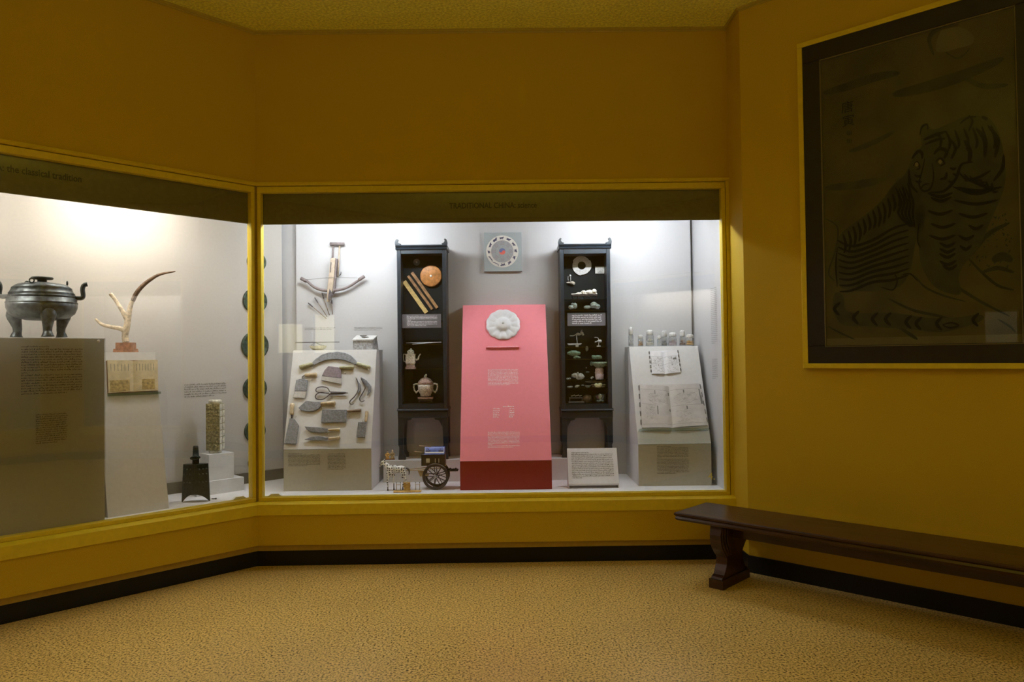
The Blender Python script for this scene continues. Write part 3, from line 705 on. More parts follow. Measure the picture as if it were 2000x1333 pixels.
blade(r, h, [(372, 318), (532, 335), (530, 382), (368, 350)], M_STEELB, .005, 'cutting_edge'); handle(r, h, (515, 248), (632, 246), 26, M_HANDLEG, w2=36); hook(r, h, (560, 292))
r, h = tool('curved_neck_cleaver', 'cleaver with bent neck and pale handle at the upper left of the tool pedestal', [(210, 400)])
blade(r, h, [(165, 350), (215, 335), (258, 350), (250, 440), (152, 440)], M_STEEL); blade(r, h, [(152, 440), (250, 440), (235, 498), (137, 492)], M_STEELB, .005, 'cutting_edge')
P = [h(215, 340), h(215, 322), h(232, 312)]; MB().tube(curve([(a, -.013, b) for a, b in P], 4), .005, 8).build('neck', M_IRON, r)
handle(r, h, (232, 308), (332, 305), 26, M_HANDLE, w2=38); hook(r, h, (288, 345))
r, h = tool('scissors', 'dark iron scissors with two round finger loops in the middle of the tool pedestal', [(440, 455)])
for nm, loop, bl in (('upper_half', [(430, 455), (350, 450), (325, 435), (335, 412), (375, 404), (415, 412), (432, 435), (440, 452)], [(440, 448), (585, 452), (540, 466), (440, 468)]),
                 ('lower_half', [(430, 462), (370, 450), (335, 462), (320, 485), (335, 505), (375, 508), (410, 490), (440, 462)], [(440, 444), (560, 448), (585, 456), (440, 460)])):
    o = MB(); P = [h(*p) for p in loop]; o.tube(curve([(a, -.014 if nm[0] == 'u' else -.018, b) for a, b in P], 4), .0042, 8)
    o.bexp([h(*p) for p in bl], -.022 if nm[0] == 'l' else -.016, -.012, .002); o.build(nm, M_IRON, r)
u, v = h(440, 457); MB().lathe([(0, -.026), (.005, -.026), (.005, -.010)], 10, (u, 0, v), 'y').build('rivet', M_CHROME, r); hook(r, h, (441, 490))
for i, (lab, sp, bl) in enumerate((('slim hooked sickle, left of the pair on the tool pedestal', [(650, 330), (668, 380), (668, 430), (640, 480), (605, 515), (598, 535), (612, 548), (632, 540)], [(650, 335), (690, 390), (690, 430), (660, 470), (672, 420), (668, 380)]),
                                   ('wider hooked sickle, right of the pair on the tool pedestal', [(688, 330), (710, 370), (725, 410), (700, 460), (680, 495), (685, 518), (700, 525), (718, 515)], [(690, 325), (740, 355), (775, 400), (770, 445), (740, 475), (752, 420), (720, 375)]))):
    r, h = tool('hooked_sickle', lab, [(680, 430)], 'sickle'); r['group'] = 'pair of hooked sickles'
    P = [h(*p) for p in sp]; rr = [.004]*6+[.0045]*20; P = curve([(a, -.014, b) for a, b in P], 4); MB().tube(P, [.0045 if k < len(P)-8 else .003 for k in range(len(P))], 8).build('shank', M_IRON, r)
    blade(r, h, bl, M_STEEL, .004); hook(r, h, sp[0])
r, h = tool('halfmoon_cleaver', 'round-edged cleaver with pale handle, left of centre on the tool pedestal', [(290, 560)])
blade(r, h, [(182, 575), (245, 518), (362, 530), (368, 560), (345, 585), (300, 604), (250, 606), (205, 595)]); handle(r, h, (362, 540), (482, 536), 22, M_HANDLE, w2=38); hook(r, h, (378, 575))
r, h = tool('square_cleaver', 'large rectangular cleaver with dark wooden handle, right of centre on the tool pedestal', [(480, 640)])
blade(r, h, [(375, 590), (578, 590), (568, 690), (368, 698)]); handle(r, h, (578, 602), (692, 594), 22, M_HANDLED, w2=26); hook(r, h, (590, 640))
r, h = tool('tall_chopper', 'tall upright chopper with pale handle on top at the left edge of the tool pedestal', [(130, 760)])
blade(r, h, [(112, 660), (150, 665), (185, 715), (165, 870), (67, 868)]); handle(r, h, (128, 632), (134, 540), 32, M_HANDLE, w2=38)
P = [h(128, 660), h(127, 632)]; MB().tube([(a, -.013, b) for a, b in P], .006, 8).build('neck', M_IRON, r); hook(r, h, (160, 642))
r, h = tool('small_chopper', 'small upright grey chopper at the right edge of the tool pedestal', [(690, 750)])
blade(r, h, [(668, 690), (735, 690), (722, 818), (652, 815)]); handle(r, h, (727, 690), (738, 602), 22, M_HANDLE, w2=28); hook(r, h, (704, 678))
r, h = tool('upper_knife', 'pointed knife with pale handle, upper of the two at the foot of the tool pedestal', [(370, 755)])
blade(r, h, [(234, 726), (330, 730), (425, 744), (420, 772), (370, 778), (290, 770), (250, 752)]); handle(r, h, (425, 755), (520, 752), 20, M_HANDLE, w2=26); hook(r, h, (425, 790))
r, h = tool('lower_knife', 'leaf-shaped knife with pale handle, lower of the two at the foot of the tool pedestal', [(370, 830)])
blade(r, h, [(232, 832), (290, 808), (360, 805), (425, 818), (420, 836), (350, 840), (290, 838)]); handle(r, h, (425, 826), (520, 818), 20, M_HANDLE, w2=26); hook(r, h, (430, 862))
# ================================================================== BOOKS ON THE RIGHT PEDESTAL
C8 = crop(1200, 620, .2625)
def open_book(name, label, F, hpx, m_page, thick, marks, cat='book', stain=None, cover=M_COVER, sidecol=M_BINDING):
    """hpx: TL, top gutter, TR, BR, bottom gutter, BL in photo pixels on frame F"""
    H = [F.hit(*p) for p in hpx]; u = sum(p[0] for p in H)/6; v = min(p[1] for p in H); fr = F.at(u, v)
    H = [(p[0]-u, p[1]-v) for p in H]; r = thing(name, label, cat, fr)
    TL, TG, TR, BR, BG, BL = [Vector(p) for p in H]
    def bil(a, b, c, d, s, t): return a.lerp(b, s).lerp(d.lerp(c, s), t)
    for nm, q, sgn in (('left_page', (TL, TG, BG, BL), 0), ('right_page', (TG, TR, BR, BG), 1)):
        def fn(s, t):
            p = bil(*q, s, t); k = s if sgn else 1-s     # k = 0 at the gutter
            y = -thick*(.15+1.15*min(1, k*5+.02)**.6*(1-.45*k*k)); return (p.x, y, p.y)
        g = MB(); g.grid(fn, 12, 2)
        # edges of the page block
        n = 12
        for tt in (0, 1):
            top = [Vector(fn(i/n, tt)) for i in range(n+1)]
            g.add(top+[Vector((p.x, -.001, p.z)) for p in top], [(i, i+1, i+n+2, i+n+1) for i in range(n)])
        for ss in (0, 1):
            a = Vector(fn(ss, 0)); b = Vector(fn(ss, 1)); g.add([a, b, (b.x, -.001, b.z), (a.x, -.001, a.z)], [(0, 1, 2, 3)])
        g.build(nm, m_page, r)
        mk = MB(); ms = MB()
        def q3(s, t, e=.0012): p = Vector(fn(s, t)); p.y -= e; return p
        for (kind, s0, t0, s1, t1) in marks[sgn]:
            tgt = ms if kind == 'stain' else mk
            if kind in ('bar', 'stain'):
                nn = 5; vs = []
                for i in range(nn+1): vs += [q3(lerp(s0, s1, i/nn), t0), q3(lerp(s0, s1, i/nn), t1)]
                tgt.add(vs, [(2*i, 2*i+1, 2*i+3, 2*i+2) for i in range(nn)])
            elif kind == 'line':
                nn = 10; vs = []
                for i in range(nn+1):
                    a = q3(lerp(s0, s1, i/nn), lerp(t0, t1, i/nn)); vs += [a, a+Vector((0, 0, .0016))]
                tgt.add(vs, [(2*i, 2*i+1, 2*i+3, 2*i+2) for i in range(nn)])
            elif kind == 'vtext':
                for i in range(14):
                    ta = lerp(t0, t1, i/14); tb = ta+(t1-t0)/14*.7; d = (s1-s0)*random.uniform(.6, 1)
                    tgt.add([q3(s0, ta), q3(s0+d, ta), q3(s0+d, tb), q3(s0, tb)], [(0, 1, 2, 3)])
            elif kind == 'sketch':
                for i in range(44):
                    a = (random.uniform(s0, s1), random.uniform(t0, t1)); an = random.uniform(-.9, .9); l = (s1-s0)*.15
                    b = (min(s1, max(s0, a[0]+l*cos(an))), min(t1, max(t0, a[1]+l*sin(an))))
                    pa, pb = q3(*a), q3(*b); tgt.add([pa, pb, pb+Vector((0, 0, .0012)), pa+Vector((0, 0, .0012))], [(0, 1, 2, 3)])
        if mk.v: mk.build('page_print', M_TEXTG, r, recalc=False)
        if ms.v and stain: ms.build('page_stain', stain, r, recalc=False)
    o = .004; cv = MB()
    cv.ext([(TL.x-o, TL.y), (TR.x+o, TR.y), (BR.x+o, BR.y-o*.5), (BL.x-o, BL.y-o*.5)], -.004, -.0005); cv.build('cover', cover, r)
    if sidecol:
        for a, b, sg in ((TL, BL, -1), (TR, BR, 1)):
            e = MB(); n = 5
            for i in range(n):
                t0, t1 = (i+.08)/n, (i+.62)/n; p, q_ = a.lerp(b, t0), a.lerp(b, t1)
                e.add([(p.x+sg*.001, -.003, p.y), (p.x+sg*.010, -.002, p.y), (q_.x+sg*.010, -.002, q_.y), (q_.x+sg*.001, -.003, q_.y),
                       (p.x+sg*.001, -.010, p.y), (p.x+sg*.010, -.006, p.y), (q_.x+sg*.010, -.006, q_.y), (q_.x+sg*.001, -.010, q_.y)],
                      [(0, 1, 2, 3), (4, 5, 6, 7), (0, 1, 5, 4), (1, 2, 6, 5), (2, 3, 7, 6), (3, 0, 4, 7)])
            e.build('page_edges', sidecol, r)
    return r, fr, (TL, TG, TR, BR, BG, BL)
random.seed(11)
mk = [[('line', .02, .26, .98, .26), ('bar', .52, .27, .56, .36), ('sketch', .1, .32, .9, .55), ('line', .02, .58, .98, .58), ('sketch', .1, .62, .95, .95), ('bar', .02, .3, .05, .6), ('bar', .52, .6, .56, .66)],
      [('line', .02, .26, .98, .26), ('bar', .48, .27, .52, .36), ('bar', .62, .34, .86, .42), ('sketch', .1, .3, .95, .55), ('line', .02, .58, .98, .58), ('sketch', .1, .62, .9, .95), ('bar', .48, .6, .52, .66)]]
open_book('small_open_book', 'small bright white open book on the upper slope of the right pedestal', FB_, [C8(*p) for p in ((262, 255), (362, 262), (465, 246), (490, 412), (380, 425), (280, 424))], M_PAGEW, .012, mk, cover=M_PAGEW)
mk = [[('line', .02, .11, .98, .13), ('bar', .48, .13, .50, .22), ('line', .03, .45, .5, .49), ('bar', .53, .5, .56, .7), ('sketch', .14, .5, .5, .8), ('sketch', .2, .2, .9, .45), ('line', .02, .93, .98, .93), ('bar', .93, .16, .97, .24), ('bar', .94, .56, .98, .62)],
      [('line', .02, .11, .98, .12), ('bar', .42, .13, .46, .20), ('line', .03, .50, .98, .50), ('bar', .46, .52, .50, .6), ('sketch', .1, .2, .9, .45), ('sketch', .1, .6, .6, .9), ('line', .02, .93, .98, .93), ('bar', .93, .14, .97, .50), ('bar', .97, .3, .99, .5)]]
open_book('large_open_book', 'large open book with two picture pages on the lower slope of the right pedestal', FB_, [C8(*p) for p in ((186, 505), (404, 520), (628, 496), (690, 808), (432, 826), (205, 826))], M_PAGEB, .020, mk, cover=M_PAGEB)
# clear ledge that carries the large book
u0, v0 = FB_.hit(*C8(178, 852)); u1, _ = FB_.hit(*C8(698, 846)); fr = FB_.at((u0+u1)/2, v0); w2 = (u1-u0)/2
o = MB().box(-w2, w2, -.055, 0, 0, .005).build('book_ledge', M_SHELF); single(o, 'thin clear ledge under the large open book', 'shelf', frame=fr)

# ---------------------------------------------------------------- jars
J7 = crop(1220, 630, .075)
jars = [(95, 235, 120, 620, 'tall jar with a long white cap at the left end of the jar row', 'tall', M_PAGEW, 6.02), (345, 490, 325, 612, 'short jar with a few brown twigs, second from the left in the jar row', 'short', M_RULER2, 5.99),
        (550, 770, 200, 610, 'wide clear jar half full of pale dried slices in the jar row', 'wide', M_IVORY, 6.02), (845, 972, 345, 606, 'smallest jar with white lid and no visible contents in the jar row', 'short', None, 5.985),
        (965, 1120, 210, 604, 'tall jar of fine grey grain behind the smallest jar', 'tall', M_STONE, 6.07), (1138, 1362, 262, 602, 'squat jar with domed white lid and pinkish liquid in the jar row', 'wide', M_PINKQ, 6.02),
        (1425, 1592, 205, 600, 'tall jar of dark brown dried herbs, second from the right in the jar row', 'tall', M_CARVRED, 6.05), (1588, 1815, 308, 600, 'wide jar of reddish shavings at the right end of the jar row', 'wide', M_ROBE, 6.0)]
random.seed(5)
for (a, b, t, bt, lab, kind, cont, Y) in jars:
    p0 = at_y(*J7(a, bt), Y); p1 = at_y(*J7(b, bt), Y); R = (p1.x-p0.x)/2; z1 = at_y(*J7((a+b)/2, t), Y).z; H = z1-zbt
    r = thing('specimen_jar', lab, 'jar', loc=((p0.x+p1.x)/2, Y, zbt), group='specimen jars on the right pedestal')
    cap = .36 if kind == 'tall' else .26
    hb = H*(1-cap)
    MB().lathe([(0, .001), (R*.95, .001), (R, .006), (R, hb*.86), (R*.72, hb*.96), (R*.72, hb), (R*.68, hb), (R*.68, hb*.94), (R*.93, hb*.84), (R*.93, .010), (0, .008)], 20).build('glass_body', M_JAR, r)
    MB().lathe([(0, hb-.004), (R*.80, hb-.004), (R*.84, hb), (R*.84, H*.88), (R*.72, H*.96), (R*.35, H), (0, H)], 20).build('cap', M_STONEL, r)
    if cont:
        c = MB(); c.lathe([(0, .011), (R*.88, .011), (R*.88, hb*.30), (R*.6, hb*.36), (0, hb*.36)], 14)
        for i in range(46):
            an = random.uniform(0, 6.28); rr = R*.78*math.sqrt(random.random()); zz = random.uniform(.2, .62)*hb
            c.ell((rr*cos(an), rr*sin(an), zz), (R*random.uniform(.08, .26), R*.13, R*.10), 6, 4, .4, i)
        c.build('contents', cont, r)

# ================================================================== PINK PEDESTAL: DISH AND LABEL LEDGE
u, v = FP_.hit(982.7, 635); u2, _ = FP_.hit(1015.5, 635); R = u2-u; fr = FP_.at(u, v)
r = thing('lobed_dish', 'round white lobed porcelain dish mounted high on the pink pedestal', 'dish', fr)
g = MB(); N = 144
def lob(k, rr):
    a = 2*pi*k/N; return rr*(1+.045*(abs(sin(a*6))**.7-.5)*min(1, (rr/R)**2*1.2))
vs = []; rings = [(1.0, -.004), (1.0, -.010), (.93, -.013), (.80, -.016), (.62, -.012), (.52, -.010), (.44, -.016), (.40, -.026), (.25, -.034), (.10, -.036)]
for q, y in rings:
    for k in range(N):
        a = 2*pi*k/N; rr = lob(k, R*q); yy = y-(.004*abs(cos(a*6))*(q > .5)*(q < .99)); vs.append((rr*cos(a), yy, rr*sin(a)))
fs = [(i*N+k, i*N+(k+1) % N, (i+1)*N+(k+1) % N, (i+1)*N+k) for i in range(len(rings)-1) for k in range(N)]+[tuple(range(N)), tuple((len(rings)-1)*N+k for k in range(N))]
g.add(vs, fs, True); g.build('dish_body', M_PORC, r)
MB().lathe([(R*.07, -.035), (R*.07, -.0385), (R*.03, -.039)], 12, (0, 0, 0), 'y').build('centre_boss', M_STONEL, r)
u0, v0 = FP_.hit(949.5, 681.5); u1, v1 = FP_.hit(1014.5, 677.5); fr = FP_.at((u0+u1)/2, v0)
r = thing('label_ledge', 'narrow pink label strip below the white lobed dish', 'label', fr); w2 = (u1-u0)/2
MB().extx([(-.016, 0), (-.018, .004), (-.003, .016), (0, .016), (0, 0)], -w2, w2).build('strip', M_PINK, r)
q = MB(); para(q, -w2+.01, w2-.01, .004, .014, 1, y=-.0195, last=1); q.build('printed_text', M_TEXTP, r, recalc=False)

# ================================================================== ZODIAC BOARD
u0, z1 = F_PAN.hit(945, 454.5, -.03); u1, z0 = F_PAN.hit(1019.5, 530, -.03); fr = F_PAN.at((u0+u1)/2, z0)
r = thing('zodiac_board', 'square blue-grey board with a ring of twelve zodiac animals and a red and blue centre', 'board', fr)
w2 = (u1-u0)/2; hh = z1-z0; MB().bbox(-w2, w2, -.030, 0, 0, hh, .002).build('board_panel', M_BOARD, r)
cu_, cv_ = F_PAN.hit(981, 491.5, -.03); cx = cu_-(u0+u1)/2; cz = cv_-z0; Rz = 31.5/1431*6.17
def flat_disc(m, cx, cz, R, y, n=48, a0=0, a1=2*pi, R0=0):
    if R0: 
        vs = []
        for i in range(n+1): a = lerp(a0, a1, i/n); vs += [(cx+R*cos(a), y, cz+R*sin(a)), (cx+R0*cos(a), y, cz+R0*sin(a))]
        m.add(vs, [(2*i, 2*i+1, 2*i+3, 2*i+2) for i in range(n)])
    else: m.add([(cx+R*cos(2*pi*i/n), y, cz+R*sin(2*pi*i/n)) for i in range(n)], [tuple(range(n))])
m = MB(); m.lathe([(0, -.0325), (Rz, -.0325), (Rz, -.030)], 64, (cx, 0, cz), 'y', smooth=False); m.build('zodiac_ring', M_RING, r)
m = MB(); m.lathe([(0, -.0335), (Rz*.68, -.0335), (Rz*.68, -.0325)], 48, (cx, 0, cz), 'y', smooth=False); m.build('inner_disc', M_DISC, r)
m = MB(); flat_disc(m, cx, cz, Rz*.69, -.0337, R0=Rz*.67); m.build('inner_line', M_LILAC, r, recalc=False)
for k in range(8):
    m = MB(); a = pi/2+k*pi/4
    for j_ in range(3):
        rr = Rz*(.42+.075*j_); t = Vector((-sin(a), cos(a))); n_ = Vector((cos(a), sin(a))); split = (k*3+j_) % 2 == 0
        for (s0, s1) in (((-.11, -.015), (.015, .11)) if split else ((-.11, .11),)):
            p = [n_*rr+t*Rz*s0, n_*rr+t*Rz*s1, n_*(rr+Rz*.028)+t*Rz*s1, n_*(rr+Rz*.028)+t*Rz*s0]
            m.add([(cx+q.x, -.0342, cz+q.y) for q in p], [(0, 1, 2, 3)])
    m.build('trigram', M_LILAC, r, recalc=False)
def animal(m, k, a):
    """twelve small beasts, each a body, head, legs and tail of its own proportions"""
    up = Vector((-cos(a), -sin(a))) if False else Vector((cos(a), sin(a))); rt = Vector((up.y, -up.x)); c = up*Rz*.84
    s = Rz*.115
    spec = [(1.0, .45, .5, .6), (1.2, .6, .5, .3), (1.1, .5, .4, .8), (.7, .5, .5, .2), (1.5, .25, .2, .9), (1.5, .2, 0, 1.0), (1.1, .45, .8, .6), (.9, .5, .6, .3), (.7, .55, .6, .9), (.7, .6, .5, .8), (1.0, .4, .6, .7), (1.0, .6, .35, .3)][k]
    bl, bh, lg, tl = spec
    def P(x, y): q = c+rt*x*s+up*y*s; return (cx+q.x, -.0342, cz+q.y)
    m.add([P(-bl, -bh*.3), P(-bl*.6, -bh), P(bl*.7, -bh*.8), P(bl, 0), P(bl*.6, bh), P(-bl*.7, bh*.7)], [(0, 1, 2, 3, 4, 5)])
    m.add([P(bl*.7, bh*.3), P(bl*1.3, bh*.1), P(bl*1.35, bh*1.0), P(bl*.9, bh*1.6), P(bl*.7, bh)], [(0, 1, 2, 3, 4)])
    for x in (-bl*.8, -bl*.45, bl*.4, bl*.75):
        if lg: m.add([P(x, -bh*.5), P(x+.18, -bh*.5), P(x+.12, -bh*.6-lg), P(x-.04, -bh*.6-lg)], [(0, 1, 2, 3)])
    m.add([P(-bl, 0), P(-bl-.35*tl, tl*.8), P(-bl-.2*tl, tl*.85), P(-bl*.8, bh*.4)], [(0, 1, 2, 3)])
for k in range(12): m = MB(); animal(m, k, pi/2+.05+k*pi/6); m.build('zodiac_animal', M_NAVY, r, recalc=False)
def yin(m, red):
    rr = Rz*.20; n = 24; pts = []; s = 1 if red else -1
    tilt = -.35
    for i in range(n+1): a = pi*i/n; pts.append((-rr*cos(a)*s, -rr*sin(a)*s))      # half circle
    for i in range(1, n): a = pi*i/n; pts.append(((rr/2+rr/2*cos(a))*s, (rr/2*sin(a))*s))
    for i in range(1, n): a = pi*i/n; pts.append(((-rr/2+rr/2*cos(a))*s, (-rr/2*sin(a))*s))
    m.add([(cx+x*cos(tilt)-z*sin(tilt), -.0345, cz+x*sin(tilt)+z*cos(tilt)) for x, z in pts], [tuple(range(len(pts)))])
m = MB(); yin(m, True); m.build('red_half', M_REDP, r, recalc=False); m = MB(); yin(m, False); m.build('blue_half', M_BLUEP, r, recalc=False)

# ================================================================== CROSSBOW, BOLTS, STEELYARD, STOVE
X1 = crop(560, 460, .18)
FX = FY(6.185); u, v = FX.hit(*X1(500, 420)); fr = FX.at(u, v)
r = thing('crossbow', 'pale wooden crossbow hung point down on the wall above the tool pedestal', 'crossbow', fr)
h = lambda x, y: fr.hit(*X1(x, y))
def T(pts, y, rad, m, nm, n=1, seg=10, sq=(1, 1)):
    P = [h(*p) for p in pts]; P = [(a, y, b) for a, b in P]; P = curve(P, n) if n > 1 else P
    if hasattr(rad, '__len__') and n > 1: rad = [lerp(rad[min(int(i/n), len(rad)-1)], rad[min(int(i/n)+1, len(rad)-1)], i/n % 1) for i in range(len(P))]
    return MB().tube(P, rad, seg, sq).build(nm, m, r)
T([(475, 97), (632, 97)], -.02, .014, M_CROSSG, 'butt_bar'); T([(506, 105), (500, 260)], -.010, .008, M_CROSSG, 'rail', sq=(1, .6)); T([(577, 105), (558, 445)], -.010, .007, M_CROSSW, 'rail')
MB().bexp([h(*p) for p in ((492, 262), (515, 252), (545, 255), (532, 420), (515, 600), (502, 640), (470, 725), (450, 725), (462, 560))], -.060, -.004, .004).build('stock', M_CROSSW, r)
MB().bexp([h(*p) for p in ((545, 262), (560, 262), (545, 450), (530, 600), (512, 640), (515, 600), (532, 420))], -.045, -.004, .003).build('stock_side', M_CROSSG, r)
MB().ext([h(*p) for p in ((495, 302), (506, 302), (496, 412), (485, 412))], -.0615, -.058).build('bolt_slot', M_IRON, r)
T([(170, 472), (235, 505), (300, 560), (380, 594), (490, 602), (600, 590), (680, 560), (760, 510), (850, 450)], -.030, [.008, .011, .011, .012, .013, .012, .011, .011, .008], M_CROSSG, 'bow_limb', 5)
T([(165, 470), (228, 505)], -.034, .0145, M_CROSSG, 'limb_tip'); T([(790, 490), (852, 448)], -.034, .0145, M_CROSSG, 'limb_tip')
T([(222, 492), (455, 470), (520, 467), (785, 470)], -.062, .0018, M_TEXTG, 'bowstring', seg=5)
MB().bexp([h(*p) for p in ((485, 590), (505, 620), (525, 660), (505, 672), (505, 705), (470, 705), (472, 660))], -.070, -.055, .003).build('trigger', M_IRON, r)
T([(575, 440), (590, 420), (592, 398)], -.010, .004, M_IRON, 'catch', seg=6)
for i, (a, b, lab) in enumerate((((230, 730), (432, 905), 'lowest and most slanted'), ((303, 672), (440, 885), 'second from the left'), ((382, 620), (465, 868), 'third from the left'), ((490, 700), (497, 858), 'upright and rightmost'))):
    A_ = FX.hit(*X1(*a)); B_ = FX.hit(*X1(*b)); fr2 = FX.at((A_[0]+B_[0])/2, (A_[1]+B_[1])/2)
    rr_ = thing('crossbow_bolt', 'thin dark crossbow bolt, %s of the fan below the crossbow' % lab, 'bolt', fr2, group='bolts below the crossbow')
    A3 = Vector((A_[0]-B_[0], 0, A_[1]-B_[1]))/2; y = Vector((0, -.004, 0))
    MB().tube([A3*.5+y, -A3+y], .0032, 6).build('shaft', M_HANDLED, rr_)
    MB().tube([A3+y, A3*.92+y, A3*.55+y, A3*.42+y], [.001, .0055, .006, .003], 6).build('head', M_IRON, rr_)
# steelyard
FXY = FY(6.02); a = FXY.hit(577, 669.5); b = FXY.hit(663, 668.5); c = FXY.hit(621, 679)
fr = FXY.at(c[0], zkt); r = thing('steelyard_scale', 'thin weighing rod with a hanging round brass pan on top of the tool pedestal', 'scale', fr)
ya, yb_ = a[1]-zkt, b[1]-zkt
MB().tube([(a[0]-c[0], 0, ya), (b[0]-c[0], 0, yb_)], [.0045, .0025], 8).build('beam', M_IRON, r)
Rp = 16/1431*6.02; MB().lathe([(Rp, .040), (Rp*.92, .026), (Rp*.6, .010), (0, .003), (0, .001), (Rp*.62, .006), (Rp*.96, .022), (Rp*1.05, .040)], 28, (0, 0, 0), cap=False).build('pan', M_BRASS, r)
q = MB()
for k in range(4): an = pi/4+k*pi/2; q.tube([(Rp*cos(an), Rp*sin(an), .038), (-.03, 0, ya)], .0012, 4)
q.build('cords', M_TEXT, r)
# stove model
r = thing('stove_model', 'small grey stone stove model with two dark holes on top of the tool pedestal', 'model', loc=(at_y(713, 683, 5.98).x, 6.0, zkt), rz=radians(-8))
MB().add([(-.082, -.07, 0), (.084, -.07, 0), (.084, .08, 0), (-.11, .08, 0), (-.080, -.07, .078), (.086, -.07, .078), (.070, .08, .112), (-.095, .08, .118)], [(0, 3, 2, 1), (4, 5, 6, 7), (0, 1, 5, 4), (1, 2, 6, 5), (2, 3, 7, 6), (3, 0, 4, 7)]).build('body', M_STONE, r)
MB().add([(-.086, -.078, .077), (.092, -.078, .077), (.076, .08, .112), (-.099, .08, .117), (-.086, -.078, .086), (.092, -.078, .086), (.076, .08, .121), (-.099, .08, .126)], [(0, 3, 2, 1), (4, 5, 6, 7), (0, 1, 5, 4), (1, 2, 6, 5), (2, 3, 7, 6), (3, 0, 4, 7)]).build('top_slab', M_STONEL, r)
for x, y, z in ((-.035, .05, .118), (.0, -.005, .103)): 
    MB().lathe([(.026, 0), (.030, .004), (.022, .007), (.020, -.001)], 16, (x, y, z)).build('burner_rim', M_STONE, r); MB().lathe([(0, .0015), (.021, .0015)], 16, (x, y, z+.002)).build('burner_hole', M_BLACK, r)
# ================================================================== CABINETS
CABY = 5.96
def cabinet(name, label, xl, xr, ytop, zleft):
    """dark lacquered display cabinet on legs; px extents at the front plane"""
    F = FY(CABY); x0 = F.hit(xl, 600)[0]; x1 = F.hit(xr, 600)[0]; z0 = .655; zt = F.hit((xl+xr)/2, ytop)[1]
    cx = (x0+x1)/2; wh = (x1-x0)/2; H = zt-z0
    r = thing(name, label, 'cabinet', loc=(cx, CABY, z0)); D = .22
    legH = F.hit((xl+xr)/2, 806)[1]-z0; ob = F.hit((xl+xr)/2, 790)[1]-z0; ot = F.hit((xl+xr)/2, 496)[1]-z0
    st = .030
    MB().bbox(-wh, -wh+st, 0, D, legH, H-.03, .003).build('side_stile', M_CAB, r)
    MB().bbox(wh-st, wh, 0, D, legH, H-.03, .003).build('side_stile', M_CAB, r)
    MB().bbox(-wh+st, wh-st, 0, D, ot, H-.03, .003).build('top_rail', M_CAB, r)
    MB().box(-wh+st, wh-st, 0, D, legH+.012, ob).build('bottom_rail', M_CAB, r)
    MB().box(-wh+st, wh-st, D-.068, D-.058, ob, ot).build('back_panel', M_CABIN, r)
    o = MB().extx([(-.010, 0), (-.014, .012), (-.004, .018), (-.018, .026), (-.020, .036), (D, .036), (D, 0)], -wh-.010, wh+.010); ob_ = o.build('cornice', M_CAB, r); ob_.location.z = H-.036
    for s in (-1, 1):
        pts = [(0, 0), (.035, 0), (.040, .010), (.022, .016), (.014, .030), (.020, .044), (.010, .050), (-.002, .040), (-.008, .018), (-.006, 0)]
        e = MB().ext([(s*(wh+.006-p[0]), p[1]) for p in pts], -.018, .02); q = e.build('scroll_finial', M_CAB, r); q.location.z = H
    o = MB().extx([(-.012, 0), (-.016, .008), (-.006, .014), (-.006, .020), (D, .020), (D, 0)], -wh-.008, wh+.008); q = o.build('base_moulding', M_CAB, r); q.location.z = legH+.012
    MB().bbox(-wh-.004, wh+.004, -.006, D, legH-.045, legH+.008, .004).build('apron', M_CAB, r)
    for s in (-1, 1):
        b = MB().ext([(s*(wh-.045), legH-.045), (s*(wh-.11), legH-.045), (s*(wh-.10), legH-.060), (s*(wh-.07), legH-.066), (s*(wh-.055), legH-.095), (s*(wh-.045), legH-.12)], 0, .02); b.build('bracket', M_CAB, r)
        for y in (0, D-.04):
            MB().ext([(s*(wh+.002), legH-.045), (s*(wh+.002), .12), (s*(wh-.006), .10), (s*(wh-.002), .03), (s*(wh+.002), .03), (s*(wh+.002), 0), (s*(wh-.055), 0), (s*(wh-.055), .03), (s*(wh-.040), .05), (s*(wh-.036), .12), (s*(wh-.045), legH-.045)], y, y+.04).build('leg', M_CAB, r)
    def shelf(py):
        z = F.hit((xl+xr)/2, py)[1]-z0; MB().box(-wh+st+.001, wh-st-.001, .012, D-.070, z-.0035, z).build('glass_shelf', M_SHELF, r); return z+z0
    return r, F, shelf, cx, wh-st
cabL, FCL, shL, cxL, whL = cabinet('left_cabinet', 'tall black lacquered cabinet on legs holding rulers and a round wooden disc', 776, 872, 479, 0)
zA = shL(673); zB = shL(721); zC_ = shL(787)
cabR, FCR, shR, cxR, whR = cabinet('right_cabinet', 'tall black lacquered cabinet on legs filled with jade carvings, right of the pink pedestal', 1095, 1193, 477, 0)
zs = {k: shR(k) for k in (584, 606, 678, 702, 742, 758, 787)}
L1 = crop(770, 460, .16516); L2 = crop(770, 640, .16516)
BK = FY(CABY+.150)      # just in front of the back panels
def flat_thing(name, label, cat, a, b, wpx, m, th=.008, marks=0, group=None):
    """long flat slat between two photo points, on the cabinet back"""
    A_ = Vector(BK.hit(*a)); B_ = Vector(BK.hit(*b)); c = (A_+B_)/2; d = B_-A_; L = d.length
    X = Vector((d.x, 0, d.y)).normalized(); fr = Frame(BK.W(c.x, 0, c.y), X, Vector((0, -1, 0)).cross(X)*-1)
    if fr.Y.y < 0: fr = Frame(fr.o, -fr.X, fr.Z)
    r = thing(name, label, cat, fr, group=group); w_ = wpx/1431*6.11/2
    MB().bbox(-L/2, L/2, -th, 0, -w_, w_, .0012).build('slat', m, r)
    q = MB()
    for i in range(marks):
        x = lerp(-L/2+.01, L/2-.01, i/(marks-1)); q.box(x-.0006, x+.0006, -th-.0006, -th+.001, -w_+.001, -w_+.001+(w_*.9 if i % 5 == 0 else w_*.45))
    if marks: q.build('graduations', M_IRON, r)
    return r
